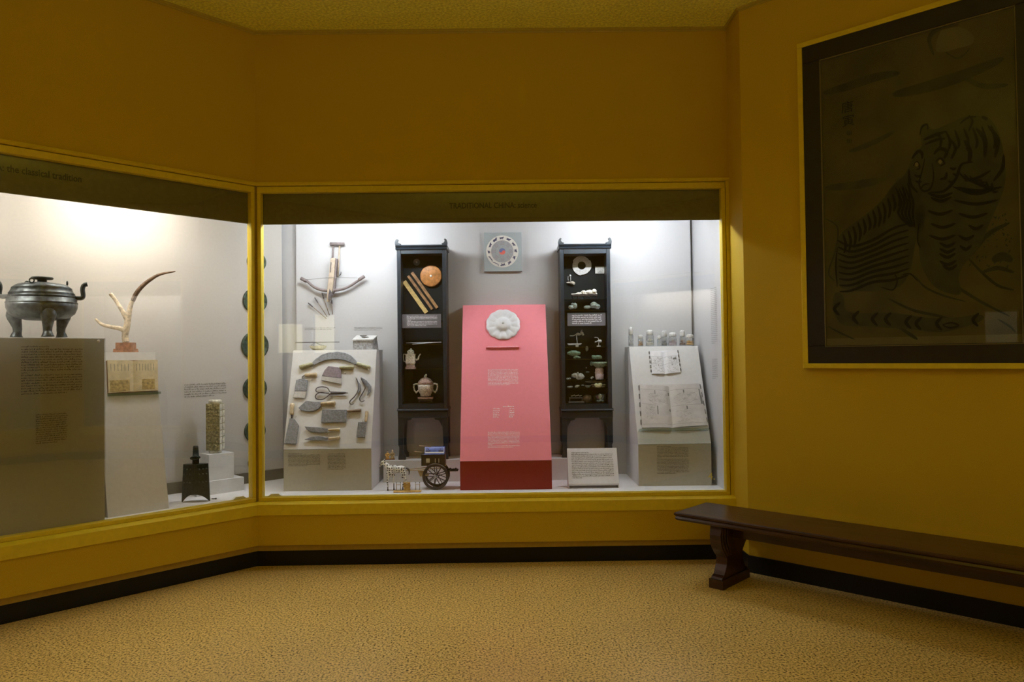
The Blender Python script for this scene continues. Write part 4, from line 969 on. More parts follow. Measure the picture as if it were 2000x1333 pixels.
flat_thing('ruler', 'broad pale yellow ruler, lowest of the three on the cabinet back', 'ruler', L1(118, 545), L1(382, 915), 8.2, M_RULER, marks=21, group='rulers in the left cabinet')
flat_thing('ruler', 'narrow orange-brown ruler, middle of the three on the cabinet back', 'ruler', L1(165, 480), L1(450, 875), 5.0, M_RULER2, marks=21, group='rulers in the left cabinet')
flat_thing('ruler', 'dark brown ruler beside the wooden disc, uppermost of the three', 'ruler', L1(210, 440), L1(510, 860), 5.8, M_RULER2, marks=21, group='rulers in the left cabinet')
u, v = BK.hit(*L1(437, 483)); R = 21/1431*6.11; r = thing('wooden_disc', 'round orange-brown wooden compass disc in the left cabinet', 'disc', BK.at(u, v))
MB().lathe([(0, -.018), (R*.9, -.018), (R, -.014), (R, 0)], 48, (0, 0, 0), 'y').build('disc_body', M_COMPASS, r)
q = MB()
for k in (.3, .45, .6, .75, .9): q.lathe([(R*k, -.0184), (R*k+.0012, -.0184)], 48, (0, 0, 0), 'y', cap=False)
for k in range(24):
    a = k*pi/12; q.quad(*[(rr*cos(a+e), -.0184, rr*sin(a+e)) for rr, e in ((R*.3, 0), (R*.9, 0), (R*.9, .012), (R*.3, .03))])
q.build('engraved_rings', M_RULER2, r, recalc=False)
MB().lathe([(0, -.024), (R*.10, -.023), (R*.12, -.018)], 14, (0, 0, 0), 'y').build('needle_cap', M_IVORY, r)
u, v = BK.hit(*L1(265, 318)); R = 6.6/1431*6.11; r = thing('bronze_coin', 'small dark round coin above the rulers in the left cabinet', 'coin', BK.at(u, v))
MB().lathe([(R*.2, 0), (R*.2, -.004), (R*.85, -.004), (R*.88, -.006), (R, -.006), (R, 0)], 28, (0, 0, 0), 'y').build('coin_body', M_PLAQUE, r)
MB().lathe([(R*.12, -.005), (R*.24, -.0062), (R*.3, -.004)], 12, (0, 0, 0), 'y').build('rim', M_STONEL, r)
def plaque(label, x0, y0, x1, y1, lines, m, text=(.08, .1)):
    F = FY(CABY+.03); a, z1 = F.hit(x0, y0); b, z0 = F.hit(x1, y1); r = thing('label_plaque', label, 'label', F.at((a+b)/2, z0)); w_ = (b-a)/2; H = z1-z0
    MB().bbox(-w_, w_, 0, .006, 0, H, .001).build('plate', m, r)
    q = MB(); para(q, -w_*.75, w_*.82, H*.12, H*.90, lines, y=-.0008, last=.65, gaps=(3,) if lines > 6 else ()); q.build('printed_text', M_TEXTW, r, recalc=False)
    for s in (-1, 1): MB().box(s*w_*.98-.003, s*w_*.98+.003,   .004, .118, H*.4, H*.6).build('support', M_CABIN, r)
plaque('grey label with white print below the rulers in the left cabinet', 785, 614.5, 861.5, 640.5, 8, M_PLAQUE)
plaque('grey label with white print in the right cabinet', 1108, 612, 1183, 636.5, 5, M_PLAQUE)
for lab, a, b in (('straight thin white needle on the top glass shelf of the left cabinet', (793, 670.3), (862, 669)), ('slightly tilted thin white needle on the top glass shelf of the left cabinet', (805.5, 672.6), (862, 668.6))):
    F = FY(CABY+.06 if 'straight' in lab else CABY+.04); A_ = F.hit(*a); B_ = F.hit(*b)
    o = MB().tube([(A_[0], 0, A_[1]), ((A_[0]+B_[0])/2, 0, (A_[1]+B_[1])/2), (B_[0], 0, B_[1])], [.0012, .0028, .0028], 6).build('needle', M_PORC); single(o, lab, 'needle', 'needles in the left cabinet', F)
# teapot
FT = FY(CABY+.08)
def base_at(px, py, z): u, _ = FT.hit(px, py); return FT.at(u, z)
fr = base_at(*L2(195, 490), zB); r = thing('square_teapot', 'small square carved teapot on the middle shelf of the left cabinet', 'teapot', fr)
h = lambda x, y: fr.hit(*L2(x, y)); Z = lambda y: max(0, h(195, y)[1]); Xp = lambda x: h(x, 400)[0]
w_ = (Xp(250)-Xp(140))/2; c0 = (Xp(250)+Xp(140))/2
def sqbox(m, c, w0, w1, z0, z1, d=.8): m.add([(c-w0, -w0*d, z0), (c+w0, -w0*d, z0), (c+w0, w0*d, z0), (c-w0, w0*d, z0), (c-w1, -w1*d, z1), (c+w1, -w1*d, z1), (c+w1, w1*d, z1), (c-w1, w1*d, z1)], [(0, 3, 2, 1), (4, 5, 6, 7), (0, 1, 5, 4), (1, 2, 6, 5), (2, 3, 7, 6), (3, 0, 4, 7)])
m = MB(); sqbox(m, c0, w_, w_, Z(425), Z(312)); sqbox(m, c0, w_*.85, w_*.9, Z(445), Z(425)); m.build('body', M_CARVED, r)
m = MB(); sqbox(m, c0, w_*1.04, w_*1.04, 0, Z(462)); sqbox(m, c0, w_*.9, w_*.9, Z(462), Z(447)); m.build('stand', M_CARVRED, r)
m = MB(); m.lathe([(w_*.98, 0), (w_*.95, Z(285)-Z(312)), (w_*.6, Z(268)-Z(312)), (0, Z(262)-Z(312))], 4, (c0, 0, Z(310)), rot=pi/4, smooth=False, sy=.8); m.ell((c0+.003, 0, Z(255)), .007); m.build('lid', M_CARVED, r)
m = MB(); m.tube(curve([(c0-w_, 0, Z(325)), (Xp(114), 0, Z(315)), (Xp(110), 0, Z(360)), (Xp(118), 0, Z(405)), (c0-w_, 0, Z(395))], 4), .0045, 8); m.build('handle', M_CARVED, r)
m = MB(); m.tube(curve([(c0+w_, 0, Z(385)), (Xp(280), 0, Z(380)), (Xp(292), 0, Z(345)), (Xp(312), 0, Z(315))], 4), [.011, .010, .009, .0085, .008, .0075, .007, .0065, .006, .0055, .005, .005, .005], 8); m.build('spout', M_CARVED, r)
# tureen
fr = base_at(*L2(370, 885), zC_); r = thing('lidded_censer', 'round lidded censer with two looped handles at the bottom of the left cabinet', 'censer', fr)
h = lambda x, y: fr.hit(*L2(x, y)); Z = lambda y: max(0, h(370, y)[1]); Xp = lambda x: h(x, 700)[0]
c0 = Xp(371); w_ = (Xp(462)-Xp(283))/2
m = MB(); m.lathe([(0, Z(812)), (w_*.72, Z(812)), (w_*.70, Z(795)), (w_*.85, Z(770)), (w_*1.0, Z(740)), (w_*1.02, Z(700)), (w_*.98, Z(672)), (0, Z(672))], 24, (c0, 0, 0)); m.build('bowl', M_CARVED, r)
m = MB(); m.lathe([(w_*1.0, Z(672)), (w_*1.03, Z(655)), (w_*.95, Z(640)), (w_*.6, Z(605)), (w_*.2, Z(592)), (0, Z(590))], 24, (c0, 0, 0)); m.build('lid', M_CARVRED, r)
m = MB(); m.ell((c0+.004, 0, Z(568)), (.010, .010, Z(548)-Z(568)), 8, 6, .5, 3); m.ell((c0-.004, 0, Z(580)), (.009, .009, .008)); m.build('knob', M_CARVED, r)
for s in (-1, 1):
    m = MB(); m.tube(curve([(c0+s*w_*.9, 0, Z(690)), (c0+s*w_*1.15, 0, Z(668)), (c0+s*w_*1.55, 0, Z(682)), (c0+s*w_*1.5, 0, Z(735)), (c0+s*w_*1.25, 0, Z(765)), (c0+s*w_*.95, 0, Z(745))], 5), .0065, 8)
    m.ell((c0+s*w_*1.5, 0, Z(675)), (.010, .008, .007)); m.ell((c0+s*w_*1.25, 0, Z(772)), (.006, .005, .006)); m.build('handle', M_CARVED, r)
m = MB(); m.box(c0-w_*.98, c0+w_*.98, -.04, .04, Z(842), Z(822)); m.build('tray', M_CARVRED, r)
m = MB(); m.box(c0-w_*.9, c0+w_*.9, -.035, .035, .008, Z(842)); 
for s in (-1, 1):
    for y in (-.03, .025): m.box(c0+s*w_*.85-.005, c0+s*w_*.85+.005, y, y+.006, 0, .010)
m.build('stand', M_CARTW, r)

# ---------------------------------------------------------------- right cabinet contents
R6 = crop(1090, 640, .12009); T6 = crop(1080, 460, .14254)
u, v = BK.hit(*T6(393, 415)); r = thing('bi_disc', 'large pale jade ring with a notched rim at the top of the right cabinet', 'disc', BK.at(u, v)); R = 18.8/1431*6.11
N = 60; vs = []
rad = []
for k in range(N):
    a = 2*pi*k/N; q = R*(1.04-.10*((a*3/(2*pi)+.25) % 1)); rad.append(q)
for y in (-.010, 0):
    for k in range(N): a = -2*pi*k/N; vs.append((rad[k]*cos(a), y, rad[k]*sin(a)))
for y in (-.010, 0):
    for k in range(N): a = -2*pi*k/N; vs.append((R*.42*cos(a), y, R*.42*sin(a)))
fs = []
for k in range(N): j_ = (k+1) % N; fs += [(k, j_, 2*N+j_, 2*N+k), (N+k, N+j_, 3*N+j_, 3*N+k), (k, j_, N+j_, N+k), (2*N+k, 2*N+j_, 3*N+j_, 3*N+k)]
MB().add(vs, fs).build('ring', M_STONEL, r)
x0, z1 = BK.hit(*T6(577, 428)); x1, z0 = BK.hit(*T6(705, 526)); r = thing('engraved_plaque', 'small rectangular grey engraved jade plaque at the top right of the right cabinet', 'plaque', BK.at((x0+x1)/2, z0)); w_ = (x1-x0)/2; H = z1-z0
MB().bbox(-w_, w_, -.008, 0, 0, H, .002).build('plate', M_STONEL, r)
q = MB(); random.seed(21)
for i in range(9):
    x, z = random.uniform(-w_*.8, w_*.6), random.uniform(H*.15, H*.8); q.tube(curve([(x, -.0085, z), (x+.008, -.0085, z+random.uniform(-.01, .01)), (x+.016, -.0085, z)], 3), .0008, 4)
q.build('engraving', M_TEXT, r)
def carve(name, label, cat, px, base_z, parts, m, Y=CABY+.075, group=None, k=R6, extra=None):
    """parts: list of ellipsoids/tubes in crop pixels relative to the photo; base_z: shelf top"""
    F = FY(Y); u, v = F.hit(*k(*px)); z = base_z if base_z is not None else v; fr = F.at(u, z)
    r = thing(name, label, cat, fr, group=group)
    S_ = .12009/1431*Y if k is R6 else .14254/1431*Y
    def build(pl, nm, mm):
        q = MB()
        for i, p in enumerate(pl):
            if p[0] == 'e':
                _, x, y, rx, rz = p[:5]; a, b = fr.hit(*k(x, y)); q.ell((a, 0, max(b, rz*S_)), (rx*S_, min(rx, rz)*S_*.9+.003, rz*S_), 20, 14, .28, i+len(name))
            elif p[0] == 't':
                _, pts, rr = p; P = [fr.hit(*k(*c)) for c in pts]; P = [(a, (.004*((j*7) % 3-1)), max(b, rr*S_)) for j, (a, b) in enumerate(P)]; q.tube(curve(P, 3), rr*S_, 6)
            elif p[0] == 'b':
                _, xa, ya, xb, yb_, d = p; a, z1 = fr.hit(*k(xa, ya)); b, z0 = fr.hit(*k(xb, yb_)); q.box(a, b, -d, d, max(0, z0), z1)
            elif p[0] == 'l':
                _, x, prof = p; a, _b = fr.hit(*k(x, 0)); q.lathe([(rr*S_, max(0, fr.hit(*k(x, yy))[1])) for rr, yy in prof], 24, (a, 0, 0))
        return q.build(nm, mm, r)
    build(parts, 'carving', m)
    for nm, mm, pl in (extra or ()): build(pl, nm, mm)
    return r
carve('bead_pendant', 'tiny pendant with a white bead above a carved animal, upper left in the right cabinet', 'pendant', (240, 680), None, [('e', 235, 555, 17, 17), ('t', [(208, 560), (205, 590), (210, 615)], 4), ('t', [(240, 575), (242, 600), (240, 628)], 6)], M_STONEL, Y=CABY+.138, k=T6, extra=[('carved_animal', M_CARVED, [('e', 265, 650, 34, 20), ('e', 215, 648, 30, 12), ('e', 285, 665, 18, 18)])])
carve('reclining_figure', 'white ivory reclining figure on a dark carved stand in the right cabinet', 'figurine', (430, 862), zs[584], [('e', 565, 765, 34, 30), ('e', 590, 800, 14, 16), ('t', [(590, 790), (600, 805), (596, 815)], 9), ('e', 500, 780, 52, 32), ('e', 420, 785, 40, 30), ('e', 360, 800, 42, 20), ('t', [(340, 800), (290, 806), (250, 806)], 9), ('e', 450, 800, 100, 14), ('t', [(530, 790), (560, 805), (585, 812)], 10)], M_IVORY, k=T6,
      extra=[('carved_stand', M_CARTW, [('b', 255, 814, 605, 832, .03), ('t', [(270, 830), (262, 850), (275, 862)], 8), ('t', [(340, 830), (345, 850), (335, 862)], 8), ('t', [(430, 830), (425, 850), (435, 862)], 8), ('t', [(510, 830), (515, 850), (505, 862)], 8), ('t', [(590, 830), (600, 850), (588, 862)], 8)])])
carve('pale_carving', 'rough pale carving under the reclining figure, left of two', 'carving', (270, 1015), zs[606], [('e', 250, 985, 40, 28), ('e', 300, 965, 32, 38), ('e', 270, 945, 24, 20)], M_JADEG, k=T6)
carve('mottled_carving', 'rough grey carving with dark veins under the reclining figure, right of two', 'carving', (520, 1015), zs[606], [('e', 470, 985, 48, 22), ('e', 560, 955, 52, 42), ('e', 610, 975, 36, 34)], M_JADEG, k=T6, extra=[('veins', M_TEXT, [('t', [(540, 930), (575, 955), (560, 985)], 5), ('t', [(600, 940), (620, 970), (600, 990)], 5)])])
carve('galloping_animal', 'thin grey carving of a leaping animal high in the right cabinet', 'carving', (300, 300), zs[678], [('t', [(190, 135), (250, 135), (300, 110)], 8), ('e', 330, 110, 42, 22), ('e', 385, 90, 28, 24), ('t', [(370, 80), (380, 50), (395, 45)], 6), ('e', 405, 118, 18, 14), ('t', [(300, 120), (300, 160), (305, 200)], 8), ('t', [(305, 200), (310, 240), (310, 300)], 7)], M_JADEG, extra=[('stand', M_STONEL, [('b', 155, 262, 380, 270, .02), ('b', 170, 276, 360, 284, .02), ('b', 285, 284, 330, 318, .012)])])
carve('crab_carving', 'small white twig-like carving at the right of the upper shelf', 'carving', (660, 305), zs[678], [('t', [(590, 162), (640, 165), (660, 190), (660, 210)], 6), ('e', 680, 222, 34, 22), ('t', [(650, 215), (620, 235), (605, 240)], 8), ('t', [(610, 225), (600, 245)], 7), ('t', [(660, 240), (660, 270), (660, 310)], 6), ('b', 630, 296, 690, 312, .012)], M_STONEL)
carve('fish_dish', 'fish-shaped cream and grey dish on the third shelf of the right cabinet', 'dish', (260, 512), zs[702], [('e', 255, 415, 105, 34), ('e', 250, 395, 60, 22), ('t', [(150, 425), (250, 455), (360, 430)], 10), ('e', 300, 480, 46, 20), ('e', 340, 490, 26, 14), ('e', 270, 492, 22, 16)], M_JADEGR)
carve('oval_pendant', 'small pale oval jade pendant in the centre of the right cabinet', 'pendant', (470, 388), None, [('e', 470, 388, 24, 42)], M_JADEG, Y=CABY+.135)
carve('jade_beast', 'pale green crouching jade beast on the third shelf of the right cabinet', 'carving', (630, 515), zs[702], [('e', 590, 485, 40, 30), ('e', 650, 490, 62, 32), ('e', 570, 470, 26, 18), ('e', 690, 500, 28, 22)], M_JADEGR)
carve('winged_bowl', 'wide dark green translucent bowl above the pink vase in the right cabinet', 'bowl', (665, 660), None, [('l', 665, [(30, 660), (60, 650), (120, 600), (140, 560), (130, 560), (105, 600), (50, 640), (0, 645)]), ('e', 545, 590, 26, 34), ('e', 780, 610, 30, 18)], M_JADEGR, extra=[('foot', M_JADEG, [('b', 640, 655, 690, 672, .012)])])
carve('pink_vase', 'pink quartz carved vase on the fourth shelf of the right cabinet', 'vase', (662, 848), zs[742], [('l', 662, [(0, 848), (62, 848), (70, 800), (74, 770), (62, 740), (68, 710), (70, 680), (58, 662), (40, 660), (0, 664)]), ('e', 625, 735, 28, 30), ('e', 700, 780, 26, 34), ('e', 650, 800, 30, 30), ('e', 690, 700, 24, 22)], M_PINKQ)
carve('lotus_carving', 'white jade carving of two open blossoms on the fourth shelf', 'carving', (320, 850), zs[742], [('e', 270, 780, 48, 36), ('e', 365, 785, 48, 40), ('e', 320, 745, 16, 20), ('e', 240, 790, 24, 20), ('e', 405, 800, 24, 22), ('e', 350, 835, 60, 14), ('e', 300, 790, 20, 44)], M_STONEL)
carve('pebble_carving', 'small pale lumpy carving at the far left of the fourth shelf', 'carving', (170, 850), zs[742], [('e', 155, 835, 22, 14), ('e', 190, 832, 18, 14)], M_JADEG)
carve('tiny_bird', 'tiny white bird carving hovering beside the pink vase', 'carving', (480, 735), None, [('e', 475, 738, 24, 9), ('e', 495, 728, 14, 8), ('e', 458, 655, 8, 14)], M_JADEG, Y=CABY+.138)
carve('small_nugget', 'small grey nugget left of the pink vase', 'carving', (560, 848), zs[742], [('e', 560, 810, 24, 14), ('e', 545, 825, 18, 20)], M_JADEG)
carve('horn_dish', 'long brown horn dish on the fifth shelf of the right cabinet', 'dish', (610, 980), zs[758], [('e', 560, 885, 120, 22), ('e', 720, 885, 70, 20), ('b', 600, 890, 680, 982, .01)], M_BROWNJ, Y=CABY+.105)
carve('cream_carving', 'cream yellow carving with two grey wings on the fifth shelf', 'carving', (655, 980), zs[758], [('e', 620, 935, 36, 26), ('e', 685, 932, 36, 28), ('e', 655, 955, 60, 22)], M_CREAMJ, Y=CABY+.05, extra=[('wings', M_BROWNJ, [('e', 565, 935, 32, 14), ('e', 740, 932, 36, 14), ('e', 590, 960, 40, 12), ('e', 720, 960, 40, 12)])])
carve('white_chip', 'small white curved stone at the left of the fifth shelf', 'stone', (315, 980), zs[758], [('e', 315, 950, 36, 12), ('e', 300, 965, 30, 12)], M_STONEL)
carve('grey_cup', 'shallow grey cup between the white stone and the cream carving', 'cup', (470, 980), zs[758], [('l', 470, [(0, 980), (24, 978), (46, 955), (50, 945), (44, 946), (20, 966), (0, 968)]), ('e', 400, 940, 24, 8)], M_JADEG)
carve('pale_shell', 'pale flat shell carving at the far left of the fifth shelf', 'carving', (195, 980), zs[758], [('e', 195, 970, 46, 13), ('e', 215, 960, 20, 10)], M_STONEL)
carve('dark_plate', 'dark round plate leaning at the bottom of the right cabinet', 'plate', (475, 1218), zs[787], [('e', 475, 1160, 74, 58)], M_BROWNJ, Y=CABY+.10, extra=[('rim', M_PLAQUE, [('t', [(410, 1150), (430, 1110), (475, 1100), (520, 1125), (545, 1165), (530, 1205)], 6)])])
carve('bead_string', 'row of small white beads lying on a tray at the bottom of the right cabinet', 'beads', (290, 1218), zs[787], [('e', 220+i*22, 1115-6*(i % 3), 11, 8) for i in range(8)]+[('e', 200+i*26, 1212, 12, 8) for i in range(8)], M_STONEL, extra=[('tray', M_PLAQUE, [('b', 180, 1140, 400, 1150, .02), ('b', 170, 1206, 420, 1218, .03), ('b', 186, 1150, 196, 1210, .01), ('b', 385, 1150, 395, 1210, .01)])])
carve('crystal_bowl', 'clear glass bowl with sparkling stones at the bottom right of the right cabinet', 'bowl', (668, 1218), zs[787], [('l', 668, [(0, 1216), (70, 1216), (100, 1180), (112, 1120), (110, 1080), (104, 1082), (104, 1120), (92, 1175), (60, 1206), (0, 1208)])], M_CRYSTAL, extra=[('stones', M_STONEL, [('e', 640, 1195, 16, 12), ('e', 690, 1188, 18, 14), ('e', 725, 1195, 16, 12), ('e', 665, 1200, 14, 12), ('e', 680, 1120, 26, 40)])])
# ================================================================== HORSE AND CART
C3 = crop(730, 850, .09004)
YC = 5.62; FC = FY(YC); u, v = FC.hit(*C3(1355, 1115)); fr = FC.at(u, ZD)
r = thing('cart_model', 'model two-wheeled cart with a blue curved canopy behind the spotted horse', 'cart', fr)
h = lambda x, y: fr.hit(*C3(x, y)); S3 = .09004/1431*YC
Rw = h(1355, 885)[1]
def wheel(y):
    q = MB(); q.lathe([(Rw*.80, y-.008), (Rw*.97, y-.008), (Rw, y-.005), (Rw, y+.005), (Rw*.97, y+.008), (Rw*.80, y+.008), (Rw*.80, y-.008)], 36, (0, 0, Rw), 'y', cap=False); wl = q.build('wheel', M_CARTW, r)
    q = MB()
    for k in range(9):
        a = k*2*pi/9+.3; q.tube([(Rw*.15*cos(a), y, Rw+Rw*.15*sin(a)), (Rw*.82*cos(a), y, Rw+Rw*.82*sin(a))], .0032, 6)
    q.build('spokes', M_CARTW, wl)
    MB().lathe([(0, y-.020), (.008, y-.020), (.011, y-.012), (.013, y+.010), (0, y+.010)], 14, (0, 0, Rw), 'y').build('hub', M_STONE, wl)
wheel(-.045); wheel(.085)
MB().tube([(0, -.06, Rw), (0, .10, Rw)], .005, 8).build('axle', M_CARTW, r)
x0, z1 = h(1040, 410); x1, z0 = h(1555, 655)
MB().bbox(x0, x1, -.034, .074, z0, z1, .002).build('cabin', M_CARTW, r)
for a, b in ((1145, 1225), (1335, 1355), (1410, 1430)):
    wx0, wz1 = h(a, 500); wx1, wz0 = h(b, 590); MB().bbox(wx0, wx1, -.036, -.030, wz0, wz1, .001).build('window_panel', M_STONEL, r)
cx0, cz0 = h(1110, 412); cx1, cz1 = h(1535, 268); hz = cz1-cz0
q = MB(); N = 10; arc = [(-.040+.120*i/N, cz0+hz*(.0+1.0*sin(pi*(.12+.76*i/N))**.8)) for i in range(N+1)]
arc = [(-.044, cz0)]+[(-.040+.030*i/4, cz0+hz*sin(pi/2*i/4)**.9) for i in range(1, 5)]+[(.050, cz1), (.078, cz0+hz*.6), (.084, cz0)]
q.extx(arc, cx0, cx1); cano = q.build('canopy', M_TEAL, r)
q = MB()
def onarc(x, t):   # front slope of the canopy
    k = t*4; i = min(int(k), 3); a, b = arc[i], arc[i+1]; y = lerp(a[0], b[0], k-i); z = lerp(a[1], b[1], k-i); return (x, y-.0012, z+.0006)
def strip(m, xa, ta, xb, tb, wx=.003, wt=.09):
    m.add([onarc(xa, ta), onarc(xb, ta if ta == tb else tb), onarc(xb+wx*(xa == xb), tb+wt*(ta == tb)), onarc(xa+wx*(xa == xb), ta+wt*(ta == tb))], [(0, 1, 2, 3)])
e = .004
for n_ in range(4):
    pass
strip(q, cx0+e, .12, cx1-e, .12); strip(q, cx0+e, .86, cx1-e, .86)
for xx in (cx0+e, cx1-e):
    for i in range(6): strip(q, xx, .12+i*.13, xx, .12+(i+1)*.13)
q.build('canopy_border', M_WHITEP, cano, recalc=False)
q = MB()
for s, xx in ((1, cx0+.008), (-1, cx1-.008)):
    for i in range(4): strip(q, xx+s*i*.009, .85-i*.18, xx+s*(i+1)*.009, .85-i*.18, wt=.14); 
    q.add([onarc(xx, .2), onarc(xx+s*.040, .2), onarc(xx, .8)], [(0, 1, 2)])
q.build('canopy_fret', M_NAVY, cano, recalc=False)
for y in (-.030, .070):
    a = h(760, 770)[0]; MB().tube([(a-.02, y*.5+.012, h(760, 775)[1]), (a+.10, y, h(1000, 745)[1]), (x1, y, h(1130, 700)[1])], .0035, 6).build('shaft', M_CARTT, r)
x2, z2 = h(1000, 770); x3, z3 = h(1130, 890); MB().box(x2, x3+.02, -.02, .06, z3, z3+.010).build('foot_board', M_CARTT, r)
MB().ext([h(*p) for p in ((960, 760), (1090, 770), (1090, 850), (1020, 890))], -.030, -.024).build('side_bracket', M_CARTT, r)
for (a, b, c, d) in ((990, 235, 1180, 268), (885, 360, 1060, 400)):
    p, q_ = h(a, b), h(c, d); MB().tube([(p[0], .0, p[1]), (q_[0]+.02, .02, q_[1])], .0035, 6).build('flag_pole', M_CARTT, r)
p0, q0 = h(1555, 700); p1, q1 = h(1830, 780)
rk = MB(); rk.box(p0, p1, -.03, .07, q1, q1+.006)
for i in range(7): rk.ell((lerp(p0, p1, (i+.5)/7), -.01+.02*(i % 3), q1+.012), (.010, .016, .008), 8, 6, .4, i)
rk.build('rear_rack', M_CARTW, r)
# horse: one continuous body, facing left
YH = 5.585; FH = FY(YH); u, v = FH.hit(*C3(500, 1130)); fr = FH.at(u, ZD)
r = thing('spotted_horse', 'white model horse with black spots facing left in front of the cart', 'horse', fr)
h = lambda x, y: (lambda q: (q[0], max(q[1], .0)))(fr.hit(*C3(x, y))); SH = .09004/1431*YH
q = MB()
def tb(pts, rad, y=0, seg=10):
    P = [h(*p[:2]) for p in pts]; P = [Vector((a, y+(p[2] if len(p) > 2 else 0), b)) for (a, b), p in zip(P, pts)]
    R_ = []; Q = curve(P, 4)
    for i in range(len(Q)): t = i/4; k = min(int(t), len(rad)-2); R_.append(lerp(rad[k], rad[k+1], t-k)*SH)
    q.tube(Q, R_, seg)
tb([(310, 720), (400, 745), (500, 750), (600, 745), (670, 740)], [75, 82, 72, 80, 55])           # barrel and rump
tb([(340, 720), (270, 660), (220, 610), (205, 585)], [72, 52, 38, 32])                           # neck
tb([(215, 575), (180, 610), (150, 650), (125, 680)], [36, 34, 24, 18])                           # head and muzzle
tb([(225, 570), (235, 530), (240, 515)], [12, 9, 3], -.006); tb([(222, 570), (228, 530), (232, 518)], [12, 9, 3], .008)
for sy, pts in ((-.014, [(320, 800), (320, 880), (310, 950), (300, 1010), (315, 1080), (310, 1130)]), (.014, [(350, 800), (380, 870), (430, 880), (420, 950), (425, 1010), (430, 1060)]),
                (-.014, [(640, 790), (680, 850), (665, 910), (700, 970), (700, 1050), (690, 1135)]), (.014, [(600, 800), (640, 850), (610, 910), (640, 980), (635, 1060), (625, 1130)])):
    tb(pts, [46, 32, 20, 15, 14, 18], sy)
q.build('body', M_HORSE, r, remesh=.0022)
m = MB(); P = [h(*p) for p in ((690, 720), (740, 735), (770, 790), (760, 870))]; m.tube(curve([(a, 0, b) for a, b in P], 4), [.005, .006, .007, .008, .008, .008, .007, .007, .006, .005, .004, .003, .002], 8); m.build('tail', M_IRON, r)
m = MB(); P = [h(*p) for p in ((232, 548), (270, 592), (305, 640), (340, 668))]; m.tube(curve([(a, -.0, b) for a, b in P], 4), .0035, 6, (1, .6)); m.build('mane', M_HORSE, r)
m = MB(); cxh, czh = h(455, 745); m.lathe([(82*SH, -.010), (88*SH, -.008), (88*SH, .008), (82*SH, .010)], 20, (cxh, 0, czh), 'x', sx=.9); o = m.build('saddle_pad', M_STONEL, r)
m = MB(); 
for (sx_, sy_) in ((310, -.014), (430, .014), (690, -.014), (625, .014)):
    a, b = h(sx_, 1130); m.lathe([(0, 0), (.0062, 0), (.0050, .010), (0, .011)], 10, (a, sy_, 0)); m.tube([(a, sy_, .006), (a, sy_, max(.012, h(sx_, 1060 if sx_ == 430 else 1120)[1]))], .0035, 6)
m.build('hooves', M_IRON, r)
# little gilt rack in front of the horse
YT = 5.49; FT2 = FY(YT); fr = FT2.at(FT2.hit(*C3(728, 1240))[0], ZD)
r = thing('gilt_rack', 'small gilt stand with four thin posts in front of the spotted horse', 'ornament', fr)
h = lambda x, y: fr.hit(*C3(x, y)); a, _ = h(430, 1240); b, _ = h(1025, 1240)
zt = lambda y: h(728, y)[1]-h(728, 1246)[1]
MB().bbox(a, b, -.012, .030, 0, zt(1212), .002).build('base', M_GOLDP, r)
MB().bexp([(x_, z_) for x_, z_ in [(h(x, 0)[0], zt(y)) for x, y in ((640, 1212), (650, 1150), (630, 1120), (645, 1070), (632, 1035), (780, 1035), (770, 1070), (785, 1120), (770, 1150), (785, 1212))]], -.008, .022, .002).build('centre_block', M_REDL if False else M_GOLDP, r)
m = MB(); m.ell((h(712, 0)[0], -.010, zt(1050)), .003); m.build('stud', M_PORC, r)
for x in (478, 568, 895, 985):
    m = MB().tube([(h(x, 0)[0], .006, zt(1212)), (h(x, 0)[0], .006, zt(1060))], .0024, 8); p = m.build('post', M_CARTT, r)
    m = MB(); m.ell((h(x, 0)[0], .006, zt(1042)), (.0030, .0030, .0042)); m.build('post_tip', M_IRON, p)
m = MB()
for x0_, x1_ in ((478, 568), (895, 985)): m.tube([(h(x0_, 0)[0], .006, zt(1085)), (h(x1_, 0)[0], .006, zt(1085))], .0012, 6)
m.build('cross_bar', M_GOLDP, r)
# two little seated figures on the riser
for i, (x, yt, yb_, lab) in enumerate(((300, 340, 540, 'tiny seated figurine in a yellow robe, left of the two on the riser'), (405, 318, 532, 'tiny seated figurine in a pale robe, right of the two on the riser'))):
    F = FY(5.99); u, v = F.hit(*C3(x, 540)); fr = F.at(u, .655); s = (yb_-yt)*.09004/1431*5.99
    r = thing('seated_figurine', lab, 'figurine', fr, group='two seated figurines')
    m = MB(); m.lathe([(0, .004), (s*.20, .004), (s*.22, s*.18), (s*.15, s*.30), (s*.16, s*.45), (s*.19, s*.62), (s*.13, s*.72), (s*.05, s*.76), (0, s*.77)], 14, sy=.8)
    for sg in (-1, 1): m.tube(curve([(sg*s*.15, 0, s*.66), (sg*s*.22, -.004, s*.48), (sg*s*.10, -.012, s*.36)], 3), [s*.06]*3+[s*.05]*4, 8)
    m.build('robe', M_ROBE if i == 0 else M_CARTT, r, remesh=.0016)
    m = MB(); m.ell((0, -.001, s*.85), (s*.09, s*.09, s*.11)); m.ell((0, -s*.10, s*.84), s*.02); m.build('head', M_SKIN, r)
    m = MB(); m.ell((0, s*.02, s*.92), (s*.085, s*.085, s*.07)); m.ell((0, .002, s*.985), s*.035); m.build('hair', M_CARTW if i == 0 else M_SKIN, r)
    m = MB(); m.box(-s*.26, s*.26, -s*.2, s*.2, 0, .006); m.build('base', M_REDL, r)
